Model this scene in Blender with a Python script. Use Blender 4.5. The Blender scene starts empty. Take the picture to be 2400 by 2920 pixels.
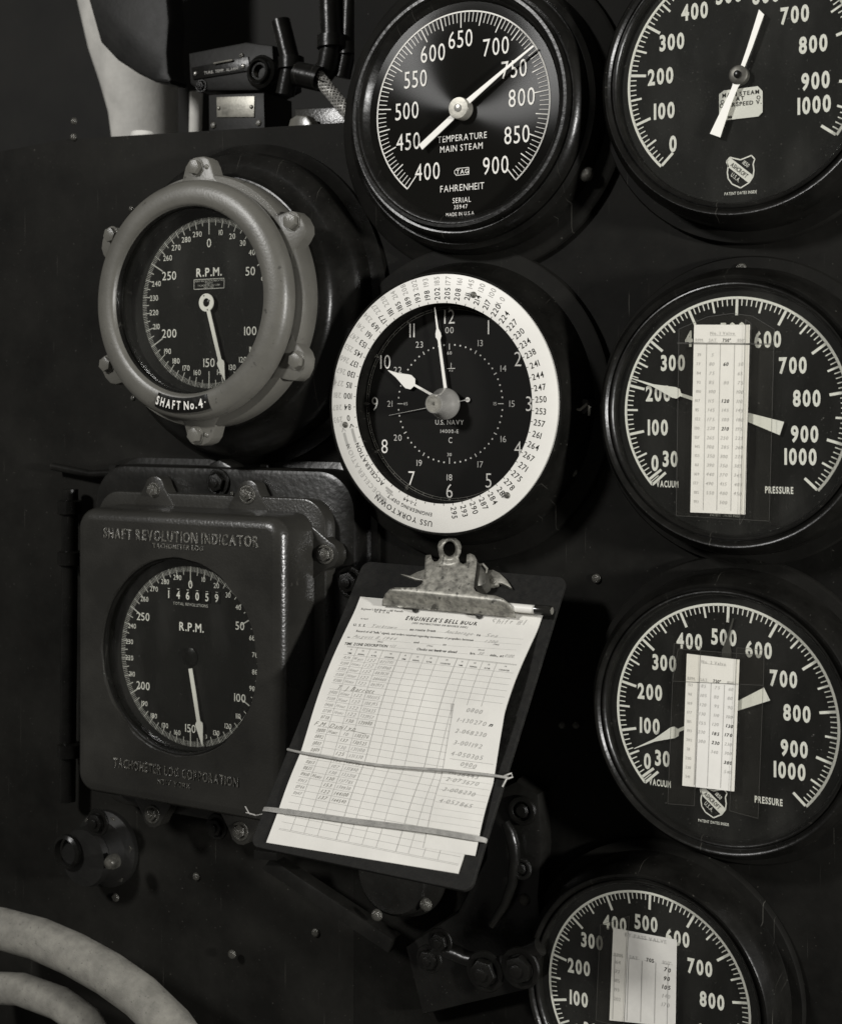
import bpy, bmesh, math, random
from mathutils import Matrix, Vector
from mathutils.geometry import delaunay_2d_cdt
random.seed(7)
sc = bpy.context.scene
COL = sc.collection

# ------------------------------------------------------------------ camera
F, TH, DIST, PX, PY = 4000.0, math.radians(29.4), 1.3, 1200.0, 1155.0
CAM = Vector((DIST*math.sin(TH), -DIST*math.cos(TH), 0.0))
VD = Vector((-math.sin(TH), math.cos(TH), 0)); VR = Vector((math.cos(TH), math.sin(TH), 0)); VU = Vector((0, 0, 1))
cd = bpy.data.cameras.new('camera'); cam = bpy.data.objects.new('camera', cd); COL.objects.link(cam)
cam.location = CAM
cam.rotation_euler = (math.pi/2, 0, TH)
cd.sensor_fit = 'HORIZONTAL'; cd.sensor_width = 36; cd.lens = F*36/2400
cd.shift_y = -(1460-PY)/2400
cd.clip_start = .05; cd.clip_end = 50
cd.dof.use_dof = True; cd.dof.focus_distance = 1.20; cd.dof.aperture_fstop = 11
sc.camera = cam

# ------------------------------------------------------------------ light
w = bpy.data.worlds.new('World'); sc.world = w; w.use_nodes = True
w.node_tree.nodes['Background'].inputs[0].default_value = (1, .965, .90, 1)
w.node_tree.nodes['Background'].inputs[1].default_value = .085
sc.view_settings.view_transform = 'Standard'; sc.view_settings.look = 'None'
sc.view_settings.exposure = 0; sc.view_settings.gamma = 1

def lamp(name, loc, target, size, power, shape='DISK'):
    l = bpy.data.lights.new(name, 'AREA'); l.shape = shape; l.size = size; l.energy = power
    l.color = (1, .987, .965)
    o = bpy.data.objects.new(name, l); COL.objects.link(o); o.location = loc
    o.rotation_euler = (Vector(target)-Vector(loc)).to_track_quat('-Z', 'Y').to_euler()
    return o
lamp('key_flash_lamp', (-1.15, -2.60, 1.42), (.0, 0, -.06), .40, 68)
lamp('side_flash_lamp', (2.2, -.80, .02), (-.1, 0, 0), .20, 58)

# ------------------------------------------------------------------ projection onto the board
def P(px, py, h=0.0):
    r = VD + VR*(px-PX)/F - VU*(py-PY)/F
    t = (-h-CAM.y)/r.y
    p = CAM + r*t
    return p.x, p.z

def crop(ox, oy, s):
    return lambda x, y: (ox+x/s, oy+y/s)

# ------------------------------------------------------------------ materials
def mat(name, col, rough=.5, metal=0, bump=None, coat=0, var=None, spec=.5, speck=None, scratch=0):
    m = bpy.data.materials.new(name); m.use_nodes = True
    nt = m.node_tree; b = nt.nodes['Principled BSDF']
    if not isinstance(col, tuple): col = (col, col*(.965 if col < .3 else .978), col*(.84 if col < .3 else .91))
    b.inputs['Base Color'].default_value = (*col, 1)
    b.inputs['Roughness'].default_value = rough
    b.inputs['Metallic'].default_value = metal
    b.inputs['Specular IOR Level'].default_value = spec
    if coat:
        b.inputs['Coat Weight'].default_value = coat; b.inputs['Coat Roughness'].default_value = .08
    tc = nt.nodes.new('ShaderNodeTexCoord')
    if var:
        sc_, lo, hi = var
        n = nt.nodes.new('ShaderNodeTexNoise'); n.inputs['Scale'].default_value = sc_; n.inputs['Detail'].default_value = 6
        n.inputs['Roughness'].default_value = .65
        nt.links.new(tc.outputs['Object'], n.inputs['Vector'])
        r = nt.nodes.new('ShaderNodeValToRGB')
        r.color_ramp.elements[0].position = .36; r.color_ramp.elements[1].position = .64
        r.color_ramp.elements[0].color = (*[c*lo for c in col], 1); r.color_ramp.elements[1].color = (*[c*hi for c in col], 1)
        nt.links.new(n.outputs['Fac'], r.inputs['Fac']); out = r.outputs['Color']
        if speck:
            s2, lo2, c2 = speck
            v = nt.nodes.new('ShaderNodeTexNoise'); v.inputs['Scale'].default_value = s2; v.inputs['Detail'].default_value = 3
            nt.links.new(tc.outputs['Object'], v.inputs['Vector'])
            q = nt.nodes.new('ShaderNodeMapRange'); q.inputs['From Min'].default_value = lo2; q.inputs['From Max'].default_value = lo2+.06
            nt.links.new(v.outputs['Fac'], q.inputs['Value'])
            mx = nt.nodes.new('ShaderNodeMixRGB'); mx.inputs['Color2'].default_value = (*[c*c2 for c in col], 1)
            nt.links.new(q.outputs['Result'], mx.inputs['Fac']); nt.links.new(out, mx.inputs['Color1']); out = mx.outputs['Color']
        if scratch:
            for k_, (an, th_) in enumerate(((.5, .735), (-.9, .74), (1.45, .75))):
                mp = nt.nodes.new('ShaderNodeMapping'); mp.inputs['Rotation'].default_value = (0, 0, an); mp.inputs['Scale'].default_value = (620, 9, 620 if k_ == 3 else 14)
                nt.links.new(tc.outputs['Object'], mp.inputs['Vector'])
                v = nt.nodes.new('ShaderNodeTexNoise'); v.inputs['Scale'].default_value = 1; v.inputs['Detail'].default_value = 2
                nt.links.new(mp.outputs['Vector'], v.inputs['Vector'])
                q = nt.nodes.new('ShaderNodeMapRange'); q.inputs['From Min'].default_value = th_; q.inputs['From Max'].default_value = th_+.05
                nt.links.new(v.outputs['Fac'], q.inputs['Value'])
                mx = nt.nodes.new('ShaderNodeMixRGB'); mx.inputs['Color2'].default_value = (*[min(.9, c*scratch) for c in col], 1)
                nt.links.new(q.outputs['Result'], mx.inputs['Fac']); nt.links.new(out, mx.inputs['Color1']); out = mx.outputs['Color']
        nt.links.new(out, b.inputs['Base Color'])
        mr = nt.nodes.new('ShaderNodeMapRange'); mr.inputs['To Min'].default_value = rough*.8; mr.inputs['To Max'].default_value = min(1, rough*1.25)
        nt.links.new(n.outputs['Fac'], mr.inputs['Value']); nt.links.new(mr.outputs['Result'], b.inputs['Roughness'])
    if bump:
        s, st = bump
        n = nt.nodes.new('ShaderNodeTexNoise'); n.inputs['Scale'].default_value = s; n.inputs['Detail'].default_value = 3
        nt.links.new(tc.outputs['Object'], n.inputs['Vector'])
        bp = nt.nodes.new('ShaderNodeBump'); bp.inputs['Strength'].default_value = st; bp.inputs['Distance'].default_value = .0006
        nt.links.new(n.outputs['Fac'], bp.inputs['Height']); nt.links.new(bp.outputs['Normal'], b.inputs['Normal'])
    return m

M = {}
M['panel'] = mat('black_panel_enamel', .0070, .6, bump=(90, .35), var=(9, .6, 1.6), spec=.06, speck=(360, .70, 6.0), scratch=8)
M['lboard'] = mat('glare_lightened_board_paint', .0105, .6, bump=(90, .35), var=(7, .65, 1.45), spec=.07, speck=(330, .69, 5.0), scratch=6)  # left board's black lightened in the colour, standing in for glare
M['ldial'] = mat('glare_lightened_dial_face', .008, .55, var=(24, .85, 1.2), spec=.12)  # veil of glare over the left dials, put into their base colour
M['matte'] = mat('dull_black_paint', .0065, .55, bump=(170, .4), var=(18, .7, 1.6), spec=.3)
M['wall'] = mat('dark_bulkhead_paint', .010, .7, bump=(60, .3), var=(6, .6, 1.5), spec=.3)
M['case'] = mat('black_gloss_enamel', .0058, .28, bump=(200, .35), var=(30, .7, 1.5), spec=.24, speck=(420, .69, 7.0), scratch=8)
M['cast'] = mat('black_painted_casting', .007, .30, bump=(170, .55), var=(18, .7, 1.6), spec=.38, speck=(420, .69, 6.0))
M['dial'] = mat('black_dial_face', .0062, .55, var=(24, .85, 1.2), spec=.10)
M['grey'] = mat('grey_enamel', .108, .38, bump=(420, .26), var=(11, .84, 1.12), speck=(120, .67, .5), scratch=.6)
M['box'] = mat('dark_grey_enamel', .0215, .27, bump=(430, .45), var=(9, .7, 1.3), speck=(150, .72, 1.7))
M['bolt'] = mat('grey_painted_bolt', .125, .25, bump=(300, .2), var=(60, .8, 1.2))
M['dbolt'] = mat('dark_painted_bolt', .07, .2, .35, bump=(300, .5), var=(90, .5, 1.7))
M['print'] = mat('cream_dial_print', .76, .6, spec=.2)
M['print2'] = mat('dull_dial_print', .5, .6, spec=.2)
M['faint'] = mat('faint_dial_print', .16, .6, spec=.2)
M['hand'] = mat('white_painted_pointer', .78, .45)
M['dhand'] = mat('dark_set_pointer', .05, .4)
M['ring'] = mat('white_celluloid_scale', .70, .42, var=(14, .95, 1.02), speck=(60, .74, .8))
M['ink'] = mat('black_ink', .03, .7, spec=.1)
M['greyink'] = mat('faded_grey_ink', .36, .7, spec=.1)
M['pencil'] = mat('pencil_mark', .34, .7, spec=.1)
M['pencil2'] = mat('faint_pencil_mark', .42, .7, spec=.1)
M['rule'] = mat('ruled_line_ink', .36, .7, spec=.1)
M['paper'] = mat('paper_sheet', .68, .85, bump=(350, .12), var=(14, .92, 1.03), spec=.15)
M['card'] = mat('paper_card', .72, .8, bump=(350, .1), var=(20, .94, 1.03), spec=.15)
M['oldcard'] = mat('yellowed_card', .56, .8, bump=(350, .1), var=(20, .9, 1.06), spec=.15)
M['board'] = mat('dark_hardboard', .0085, .7, bump=(600, .5), var=(160, .6, 1.5), speck=(400, .68, 2.2), spec=.2)
M['steel'] = mat('tarnished_steel', .26, .42, .35, bump=(160, .25), var=(150, .5, 1.25), speck=(190, .62, .3))
M['dsteel'] = mat('dark_steel', .12, .4, .6, bump=(120, .3), var=(60, .5, 1.3))  # darker metal for hubs, pins and the clip's cheek
M['brass'] = mat('machined_brass', .42, .22, .55, var=(50, .85, 1.1))
M['band'] = mat('rubber_band', .30, .7, bump=(900, .6), var=(120, .8, 1.15))
M['string'] = mat('white_string', .42, .9, bump=(1400, .8), var=(200, .8, 1.1))
M['light_pipe'] = mat('pale_grey_lagging', .55, .7, bump=(300, .5), var=(16, .8, 1.12))
M['hose'] = mat('pale_hose_cloth', .20, .8, bump=(1400, 1.0), var=(60, .72, 1.15), speck=(260, .64, .6))
M['plate'] = mat('dull_alloy_plate', .26, .42, .5, bump=(300, .2), var=(70, .7, 1.25))
M['braid'] = mat('woven_braid', .42, .5, .3, var=(200, .6, 1.2))
M['cap'] = mat('black_plastic', .012, .15)

def glass_mat():
    m = bpy.data.materials.new('window_glass'); m.use_nodes = True; nt = m.node_tree
    for n in list(nt.nodes): nt.nodes.remove(n)
    o = nt.nodes.new('ShaderNodeOutputMaterial'); mx = nt.nodes.new('ShaderNodeMixShader')
    t = nt.nodes.new('ShaderNodeBsdfTransparent'); t.inputs[0].default_value = (.97, .975, .96, 1)
    g = nt.nodes.new('ShaderNodeBsdfGlossy'); g.inputs['Roughness'].default_value = .03
    f = nt.nodes.new('ShaderNodeFresnel'); ge = nt.nodes.new('ShaderNodeNewGeometry')
    mr = nt.nodes.new('ShaderNodeMapRange'); mr.inputs['To Min'].default_value = 1.5; mr.inputs['To Max'].default_value = 1/1.5   # leaving the pane: index seen from inside
    nt.links.new(ge.outputs['Backfacing'], mr.inputs['Value']); nt.links.new(mr.outputs['Result'], f.inputs['IOR'])
    nt.links.new(f.outputs[0], mx.inputs[0]); nt.links.new(t.outputs[0], mx.inputs[1]); nt.links.new(g.outputs[0], mx.inputs[2])
    # thin uneven film of dust and wiped smears on the pane
    tc = nt.nodes.new('ShaderNodeTexCoord'); mp = nt.nodes.new('ShaderNodeMapping'); mp.inputs['Rotation'].default_value = (0, 0, .7); mp.inputs['Scale'].default_value = (34, 12, 14)
    nz = nt.nodes.new('ShaderNodeTexNoise'); nz.inputs['Scale'].default_value = 1; nz.inputs['Detail'].default_value = 5
    rg = nt.nodes.new('ShaderNodeMapRange'); rg.inputs['From Min'].default_value = .45; rg.inputs['From Max'].default_value = .8; rg.inputs['To Max'].default_value = .014
    n2 = nt.nodes.new('ShaderNodeTexNoise'); n2.inputs['Scale'].default_value = 700; n2.inputs['Detail'].default_value = 1
    r2 = nt.nodes.new('ShaderNodeMapRange'); r2.inputs['From Min'].default_value = .76; r2.inputs['From Max'].default_value = .80; r2.inputs['To Max'].default_value = .25
    ad = nt.nodes.new('ShaderNodeMath'); ad.operation = 'ADD'; df = nt.nodes.new('ShaderNodeBsdfDiffuse'); df.inputs[0].default_value = (.5, .49, .45, 1)
    m2 = nt.nodes.new('ShaderNodeMixShader')
    nt.links.new(tc.outputs['Object'], mp.inputs['Vector']); nt.links.new(mp.outputs['Vector'], nz.inputs['Vector']); nt.links.new(nz.outputs['Fac'], rg.inputs['Value'])
    nt.links.new(tc.outputs['Object'], n2.inputs['Vector']); nt.links.new(n2.outputs['Fac'], r2.inputs['Value'])
    nt.links.new(rg.outputs['Result'], ad.inputs[0]); nt.links.new(r2.outputs['Result'], ad.inputs[1]); nt.links.new(ad.outputs[0], m2.inputs[0])
    nt.links.new(mx.outputs[0], m2.inputs[1]); nt.links.new(df.outputs[0], m2.inputs[2]); nt.links.new(m2.outputs[0], o.inputs[0]); return m
M['glass'] = glass_mat()

def tape_mat():
    m = bpy.data.materials.new('clear_sticky_tape'); m.use_nodes = True; nt = m.node_tree
    b = nt.nodes['Principled BSDF']; o = nt.nodes['Material Output']
    b.inputs['Base Color'].default_value = (.45, .43, .38, 1); b.inputs['Roughness'].default_value = .35
    t = nt.nodes.new('ShaderNodeBsdfTransparent'); t.inputs[0].default_value = (.99, .988, .98, 1)
    mx = nt.nodes.new('ShaderNodeMixShader'); mx.inputs[0].default_value = .006
    nt.links.new(t.outputs[0], mx.inputs[1]); nt.links.new(b.outputs[0], mx.inputs[2]); nt.links.new(mx.outputs[0], o.inputs[0]); return m
M['tape'] = tape_mat()
M['tape_edge'] = mat('tape_edge', .045, .4)

def brushed():
    m = mat('spun_black_dial', .007, .16, spec=.09); nt = m.node_tree; b = nt.nodes['Principled BSDF']
    b.inputs['Anisotropic'].default_value = .97
    tg = nt.nodes.new('ShaderNodeTangent'); tg.direction_type = 'RADIAL'; tg.axis = 'Z'
    nt.links.new(tg.outputs[0], b.inputs['Tangent']); return m
M['spun'] = brushed()

# ------------------------------------------------------------------ glyphs
_tc = bpy.data.curves.new('glyph_source', 'FONT'); _tc.resolution_u = 3; _tc.fill_mode = 'BOTH'
_to = bpy.data.objects.new('glyph_source', _tc); COL.objects.link(_to)
_gl = {}
def glyph(ch, bold, shear):
    k = (ch, bold, shear)
    if k not in _gl:
        _tc.body = ch; _tc.offset = bold; _tc.shear = shear
        bpy.context.view_layer.update()
        me = bpy.data.meshes.new_from_object(_to.evaluated_get(bpy.context.evaluated_depsgraph_get()))
        vs = [(v.co.x, v.co.y) for v in me.vertices]; fs = [tuple(p.vertices) for p in me.polygons]
        _gl[k] = (vs, fs, min(v[0] for v in vs), max(v[0] for v in vs)) if vs else ([], [], 0, .3)
        bpy.data.meshes.remove(me)
    return _gl[k]

def layout(s, bold=0, shear=0, gap=.12):
    x = 0; out = []
    for ch in s:
        if ch == ' ': x += .36; continue
        vs, fs, a, b = glyph(ch, bold, shear)
        out.append((x-a, vs, fs, x, x+b-a)); x += b-a+gap
    return out, x-gap

# ------------------------------------------------------------------ mesh builder
class MB:
    def __init__(s): s.v = []; s.f = []
    def add(s, vs, fs, T=None):
        n = len(s.v)
        if T is not None: vs = [T @ Vector(v) for v in vs]
        s.v += [tuple(v) for v in vs]; s.f += [tuple(i+n for i in f) for f in fs]; return s
    def lathe(s, prof, seg=64, T=None, closed=False):
        vs = []; fs = []; n = len(prof)
        for i in range(seg):
            a = 2*math.pi*i/seg
            for r, z in prof: vs.append((r*math.cos(a), r*math.sin(a), z))
        for i in range(seg):
            j = (i+1) % seg
            for k in range(n if closed else n-1):
                l = (k+1) % n
                fs.append((i*n+k, j*n+k, j*n+l, i*n+l))
        if not closed:
            if prof[0][0] > 0 and getattr(s, 'cap', False): fs.append(tuple(i*n for i in range(seg)))
        return s.add(vs, fs, T)
    def solid(s, prof, seg=48, T=None):          # profile bottom to top, capped both ends
        vs = []; fs = []; n = len(prof)
        for i in range(seg):
            a = 2*math.pi*i/seg
            for r, z in prof: vs.append((r*math.cos(a), r*math.sin(a), z))
        for i in range(seg):
            j = (i+1) % seg
            for k in range(n-1): fs.append((i*n+k, j*n+k, j*n+k+1, i*n+k+1))
        fs.append(tuple(i*n+n-1 for i in range(seg))); fs.append(tuple((seg-1-i)*n for i in range(seg)))
        return s.add(vs, fs, T)
    def disk(s, r, z, seg=96, T=None, c=(0, 0)):
        return s.add([(c[0]+r*math.cos(2*math.pi*i/seg), c[1]+r*math.sin(2*math.pi*i/seg), z) for i in range(seg)], [tuple(range(seg))], T)
    def levels(s, loops, T=None, cap=True):      # stack of equal-length loops of 3-D points
        n = len(loops[0]); vs = [p for l in loops for p in l]; fs = []
        for k in range(len(loops)-1):
            for i in range(n):
                j = (i+1) % n; fs.append((k*n+i, k*n+j, (k+1)*n+j, (k+1)*n+i))
        if cap: fs.append(tuple((len(loops)-1)*n+i for i in range(n))); fs.append(tuple(n-1-i for i in range(n)))
        return s.add(vs, fs, T)
    def prism(s, out, z0, z1, bev=0, T=None):
        area = sum(out[i][0]*out[(i+1) % len(out)][1]-out[(i+1) % len(out)][0]*out[i][1] for i in range(len(out)))
        if area < 0: out = out[::-1]
        L = [[(x, y, z0) for x, y in out]]
        if bev:
            n = len(out); ins = []
            for i in range(n):
                a = Vector(out[i-1]); b = Vector(out[i]); c = Vector(out[(i+1) % n])
                d1 = (b-a).normalized() if (b-a).length else Vector((1, 0)); d2 = (c-b).normalized() if (c-b).length else d1
                n1 = Vector((-d1.y, d1.x)); n2 = Vector((-d2.y, d2.x)); m = n1+n2
                m = m/max(m.length, .3); k = 1/max(.5, m.dot(n1)); ins.append(b+m*bev*k)
            L.append([(x, y, z1-bev) for x, y in out])
            L.append([(o[0]+(p.x-o[0])*.3, o[1]+(p.y-o[1])*.3, z1-bev*.3) for o, p in zip(out, ins)])
            L.append([(p.x, p.y, z1) for p in ins])
        else: L.append([(x, y, z1) for x, y in out])
        return s.levels(L, T)
    def quad(s, pts, z=None):
        return s.add([(p[0], p[1], z) if z is not None else p for p in pts], [tuple(range(len(pts)))])
    def line(s, a, b, w_, z, fn=None, seg=1):
        a = Vector(a[:2]); b = Vector(b[:2]); d = (b-a); n = Vector((-d.y, d.x)).normalized()*w_/2
        vs = []; fs = []
        for i in range(seg+1):
            c = a+d*i/seg
            for q in (c-n, c+n): vs.append((q.x, q.y, z + (fn(q.x, q.y) if fn else 0)))
        for i in range(seg): fs.append((2*i, 2*i+2, 2*i+3, 2*i+1))
        return s.add(vs, fs)
    def tube(s, pts, r, seg=10, flat=1.0, taper=None, T=None):
        pts = [Vector(p) for p in pts]; loops = []; up = Vector((0, 0, 1)); prev = None
        for i, p in enumerate(pts):
            d = (pts[min(i+1, len(pts)-1)]-pts[max(i-1, 0)]).normalized()
            if prev is None:
                u = up if abs(d.dot(up)) < .9 else Vector((1, 0, 0)); x = d.cross(u).normalized()
            else: x = (prev-d*prev.dot(d)).normalized()
            prev = x; y = x.cross(d).normalized(); rr = r*(taper[i] if taper else 1)
            loops.append([tuple(p+(x*math.cos(2*math.pi*k/seg)+y*math.sin(2*math.pi*k/seg)*flat)*rr) for k in range(seg)])
        return s.levels(loops, T)
    def text(s, st, x, y, z, cap, xs=1, bold=0, shear=0, gap=.12, rot=0, align='c', fn=None, jit=0):
        gl, W = layout(st, bold, shear, gap); k = cap/.69
        ox = {'c': -W/2, 'l': 0, 'r': -W}[align]; c_, s_ = math.cos(rot), math.sin(rot)
        for dx, vs, fs, a, b in gl:
            jy = random.uniform(-jit, jit)*cap
            o = []
            for vx, vy in vs:
                lx = (vx+dx+ox)*k*xs; ly = (vy-.345)*k+jy
                X = x+lx*c_-ly*s_; Y = y+lx*s_+ly*c_
                o.append((X, Y, z+(fn(X, Y) if fn else 0)))
            s.add(o, fs)
        return s
    def arc_text(s, st, r, a_mid, z, cap, xs=1, bold=0, gap=.14, inward=False, c=(0, 0), ysq=1):
        # compass angle; letters' tops point outward and read clockwise, unless inward
        gl, W = layout(st, bold, 0, gap); k = cap/.69; sgn = -1 if inward else 1
        for dx, vs, fs, a, b in gl:
            m = (a+b)/2; th = a_mid+sgn*math.degrees((m-W/2)*k*xs/r); t = math.radians(th)
            bx, by = c[0]+r*math.sin(t), c[1]+r*math.cos(t)
            ro = -t if not inward else -t+math.pi
            c_, s_ = math.cos(ro), math.sin(ro); o = []
            for vx, vy in vs:
                lx = (vx+dx-m)*k*xs; ly = (vy-.345)*k
                o.append((bx+lx*c_-ly*s_, by+lx*s_+ly*c_, z))
            s.add(o, fs)
        return s
    def arc(s, r0, r1, a0, a1, z, seg=60, c=(0, 0)):
        vs = []; fs = []
        for i in range(seg+1):
            a = math.radians(a0+(a1-a0)*i/seg)
            vs += [(c[0]+r0*math.sin(a), c[1]+r0*math.cos(a), z), (c[0]+r1*math.sin(a), c[1]+r1*math.cos(a), z)]
        for i in range(seg): fs.append((2*i, 2*i+1, 2*i+3, 2*i+2))
        return s.add(vs, fs)
    def tick(s, a, r0, r1, w_, z, c=(0, 0)):
        t = math.radians(a); return s.line((c[0]+r0*math.sin(t), c[1]+r0*math.cos(t)), (c[0]+r1*math.sin(t), c[1]+r1*math.cos(t)), w_, z)
    def build(s, name, m, parent=None, smooth=38, recalc=True, mods=None):
        me = bpy.data.meshes.new(name); me.from_pydata(s.v, [], s.f)
        if recalc:
            bm = bmesh.new(); bm.from_mesh(me); bmesh.ops.recalc_face_normals(bm, faces=bm.faces); bm.to_mesh(me); bm.free()
        me.materials.append(M[m])
        if smooth:
            me.shade_smooth(); me.set_sharp_from_angle(angle=math.radians(smooth))
        o = bpy.data.objects.new(name, me); COL.objects.link(o)
        if parent: o.parent = parent
        return o

def flat(mb, name, m, parent):   # printed marks: no thickness, all facing out
    o = mb.build(name, m, parent, smooth=0, recalc=False)
    if name not in ('digit', 'numeral', 'ink_mark', 'maker_shield'): o['kind'] = 'stuff'
    return o
def numeral(parent, m, s_, x, y, z, cap, xs, bold, gap):
    return flat(MB().text(s_, 0, 0, 0, cap, xs, bold, gap=gap), 'numeral', m, parent), (x, y, z)
def put(pr_): pr_[0].location = pr_[1]

def tag(o, label=None, cat=None, group=None, kind=None):
    for k, v in (('label', label), ('category', cat), ('group', group), ('kind', kind)):
        if v: o[k] = v
    return o
ROT = (math.pi/2, 0, 0)          # local x right, y up, z out of the board
def thing(name, label, cat, X, Z, h=0, group=None, rot=ROT):
    o = bpy.data.objects.new(name, None); COL.objects.link(o); o.empty_display_size = .02
    o.location = (X, -h, Z); o.rotation_euler = rot; tag(o, label, cat, group); return o
def TR(x, y, z, rz=0, s=1): return Matrix.Translation((x, y, z)) @ Matrix.Rotation(rz, 4, 'Z') @ Matrix.Scale(s, 4)
def at(root, px, py, h):         # photo position at height h -> local coordinates of a thing
    X, Z = P(px, py, h); return X-root.location.x, Z-root.location.z
def pol(a, r): return r*math.sin(math.radians(a)), r*math.cos(math.radians(a))

def bevel_loops(out_fn, steps):  # out_fn(inset) -> 2-D loop
    return [[(x, y, z) for x, y in out_fn(i)] for i, z in steps]
def rrect(x0, y0, x1, y1, rc, seg=8):
    def fn(ins):
        a0, b0, a1, b1 = x0+ins, y0+ins, x1-ins, y1-ins; r = max(rc-ins, .0008); o = []
        for cx, cy, st in ((a1-r, b1-r, 0), (a0+r, b1-r, 90), (a0+r, b0+r, 180), (a1-r, b0+r, 270)):
            for k in range(seg+1):
                t = math.radians(st+90*k/seg); o.append((cx+r*math.cos(t), cy+r*math.sin(t)))
        return o
    return fn

# ------------------------------------------------------------------ reusable fasteners (data shared)
_me = {}
def fastener(kind, parent, x, y, z, r, m, rz=0, name=None, tilt=0):
    k = (kind, m)
    if k not in _me:
        b = MB()
        if kind == 'hex':
            hx = [(math.cos(math.radians(60*i+8)), math.sin(math.radians(60*i+8))) for i in range(6)]
            b.solid([(1.22, 0), (1.25, .06), (1.22, .14)], 32)
            b.prism(hx, .14, .8, .09)
        elif kind == 'hexcup':
            hx = [(math.cos(math.radians(60*i)), math.sin(math.radians(60*i))) for i in range(6)]
            b.lathe([(1.0, .0), (1.45, 0), (1.5, .12), (1.42, .25), (1.1, .3), (1.0, .25)], 32, closed=True)
            b.prism(hx, .1, .75, .12)
            b.solid([(.45, .74), (.45, .95), (.3, 1.0)], 16)
        elif kind == 'slot':
            b.solid([(1, 0), (.98, .22), (.85, .42), (.6, .55)], 28)
            b.prism([(-.75, -.12), (.75, -.12), (.75, .12), (-.75, .12)], .551, .56)
        elif kind == 'round':
            b.solid([(1, 0), (.97, .25), (.85, .5), (.6, .7), (.3, .8)], 28)
        elif kind == 'ring':
            b.lathe([(.62, 0), (1.0, 0), (1.06, .2), (.98, .38), (.85, .42), (.68, .36), (.62, .2)], 32, closed=True)
            b.solid([(.5, 0), (.5, .3), (.35, .42)], 20)
        o = b.build(kind, m); _me[k] = o.data; bpy.data.objects.remove(o)
    o = bpy.data.objects.new(name or {'hex': 'bolt', 'hexcup': 'bolt', 'slot': 'screw', 'round': 'rivet', 'ring': 'plug'}[kind], _me[k])
    COL.objects.link(o); o.parent = parent; o.location = (x, y, z); o.scale = (r, r, r); o.rotation_euler = (tilt, 0, rz); return o
def lone(kind, name, label, cat, px, py, h, r, m, rz=0, group=None):   # a fastener standing by itself on the board
    X, Z = P(px, py, h); o = fastener(kind, None, 0, 0, 0, r, m, name=name)
    o.location = (X, -h, Z); o.rotation_euler = (math.pi/2, rz, 0); tag(o, label, cat, group); return o

# ================================================================== THE BOARD
xl, xr, zb, zt = -1.1, .95, -1.0, .85
e0 = P(184, 397, 0); e1 = P(1010, 347, 0)
b = MB(); b.prism([(xl, zb), (e1[0]-.0002, zb), (e1[0]-.0002, e1[1]), (e0[0], e0[1]), (xl, e0[1]-.03)], -.012, 0)
o = b.build('left_gauge_board', 'lboard'); o.rotation_euler = ROT; tag(o, kind='structure')
b = MB(); b.prism([(e1[0]+.0002, zb), (xr, zb), (xr, zt), (e1[0]+.0002, zt)], -.012, .0003)
o = b.build('right_gauge_board', 'panel'); o.rotation_euler = ROT; tag(o, kind='structure')
b = MB(); b.prism([(-2.2, -1.6), (1.2, -1.6), (1.2, 1.6), (-2.2, 1.6)], -.52, -.5)
o = b.build('bulkhead_wall', 'wall'); o.rotation_euler = ROT; tag(o, kind='structure')

# ================================================================== PRESSURE GAUGES
def shield(b_, bk, cx, cy, s, z):        # maker's shield outline, sash and lettering
    pts = [(-.50, .38), (-.38, .52), (-.2, .46), (0, .40), (.2, .46), (.38, .52), (.50, .38), (.44, .22), (.47, 0), (.44, -.22), (.30, -.42), (0, -.58), (-.30, -.42), (-.44, -.22), (-.47, 0), (-.44, .22)]
    for i in range(len(pts)):
        a, c = pts[i], pts[(i+1) % len(pts)]
        b_.line((cx+a[0]*s, cy+a[1]*s), (cx+c[0]*s, cy+c[1]*s), .045*s, z)
    b_.quad([(cx-.48*s, cy+.40*s), (cx-.36*s, cy+.50*s), (cx+.44*s, cy-.18*s), (cx+.27*s, cy-.42*s), (cx-.46*s, cy+.20*s)][::-1], z)
    bk.text('ASHCROFT', cx-.04*s, cy+.04*s, z+.0002, .15*s, .62, .01, rot=math.radians(-41))
    b_.text('1850', cx+.19*s, cy+.24*s, z, .14*s, .7, .01, rot=math.radians(-41))
    b_.text('U.S.A.', cx-.17*s, cy-.2*s, z, .14*s, .7, .01, rot=math.radians(-41))
    b_.text('PATENT DATES INSIDE', cx, cy-.75*s, z, .10*s, .75, .01, gap=.08)

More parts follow.
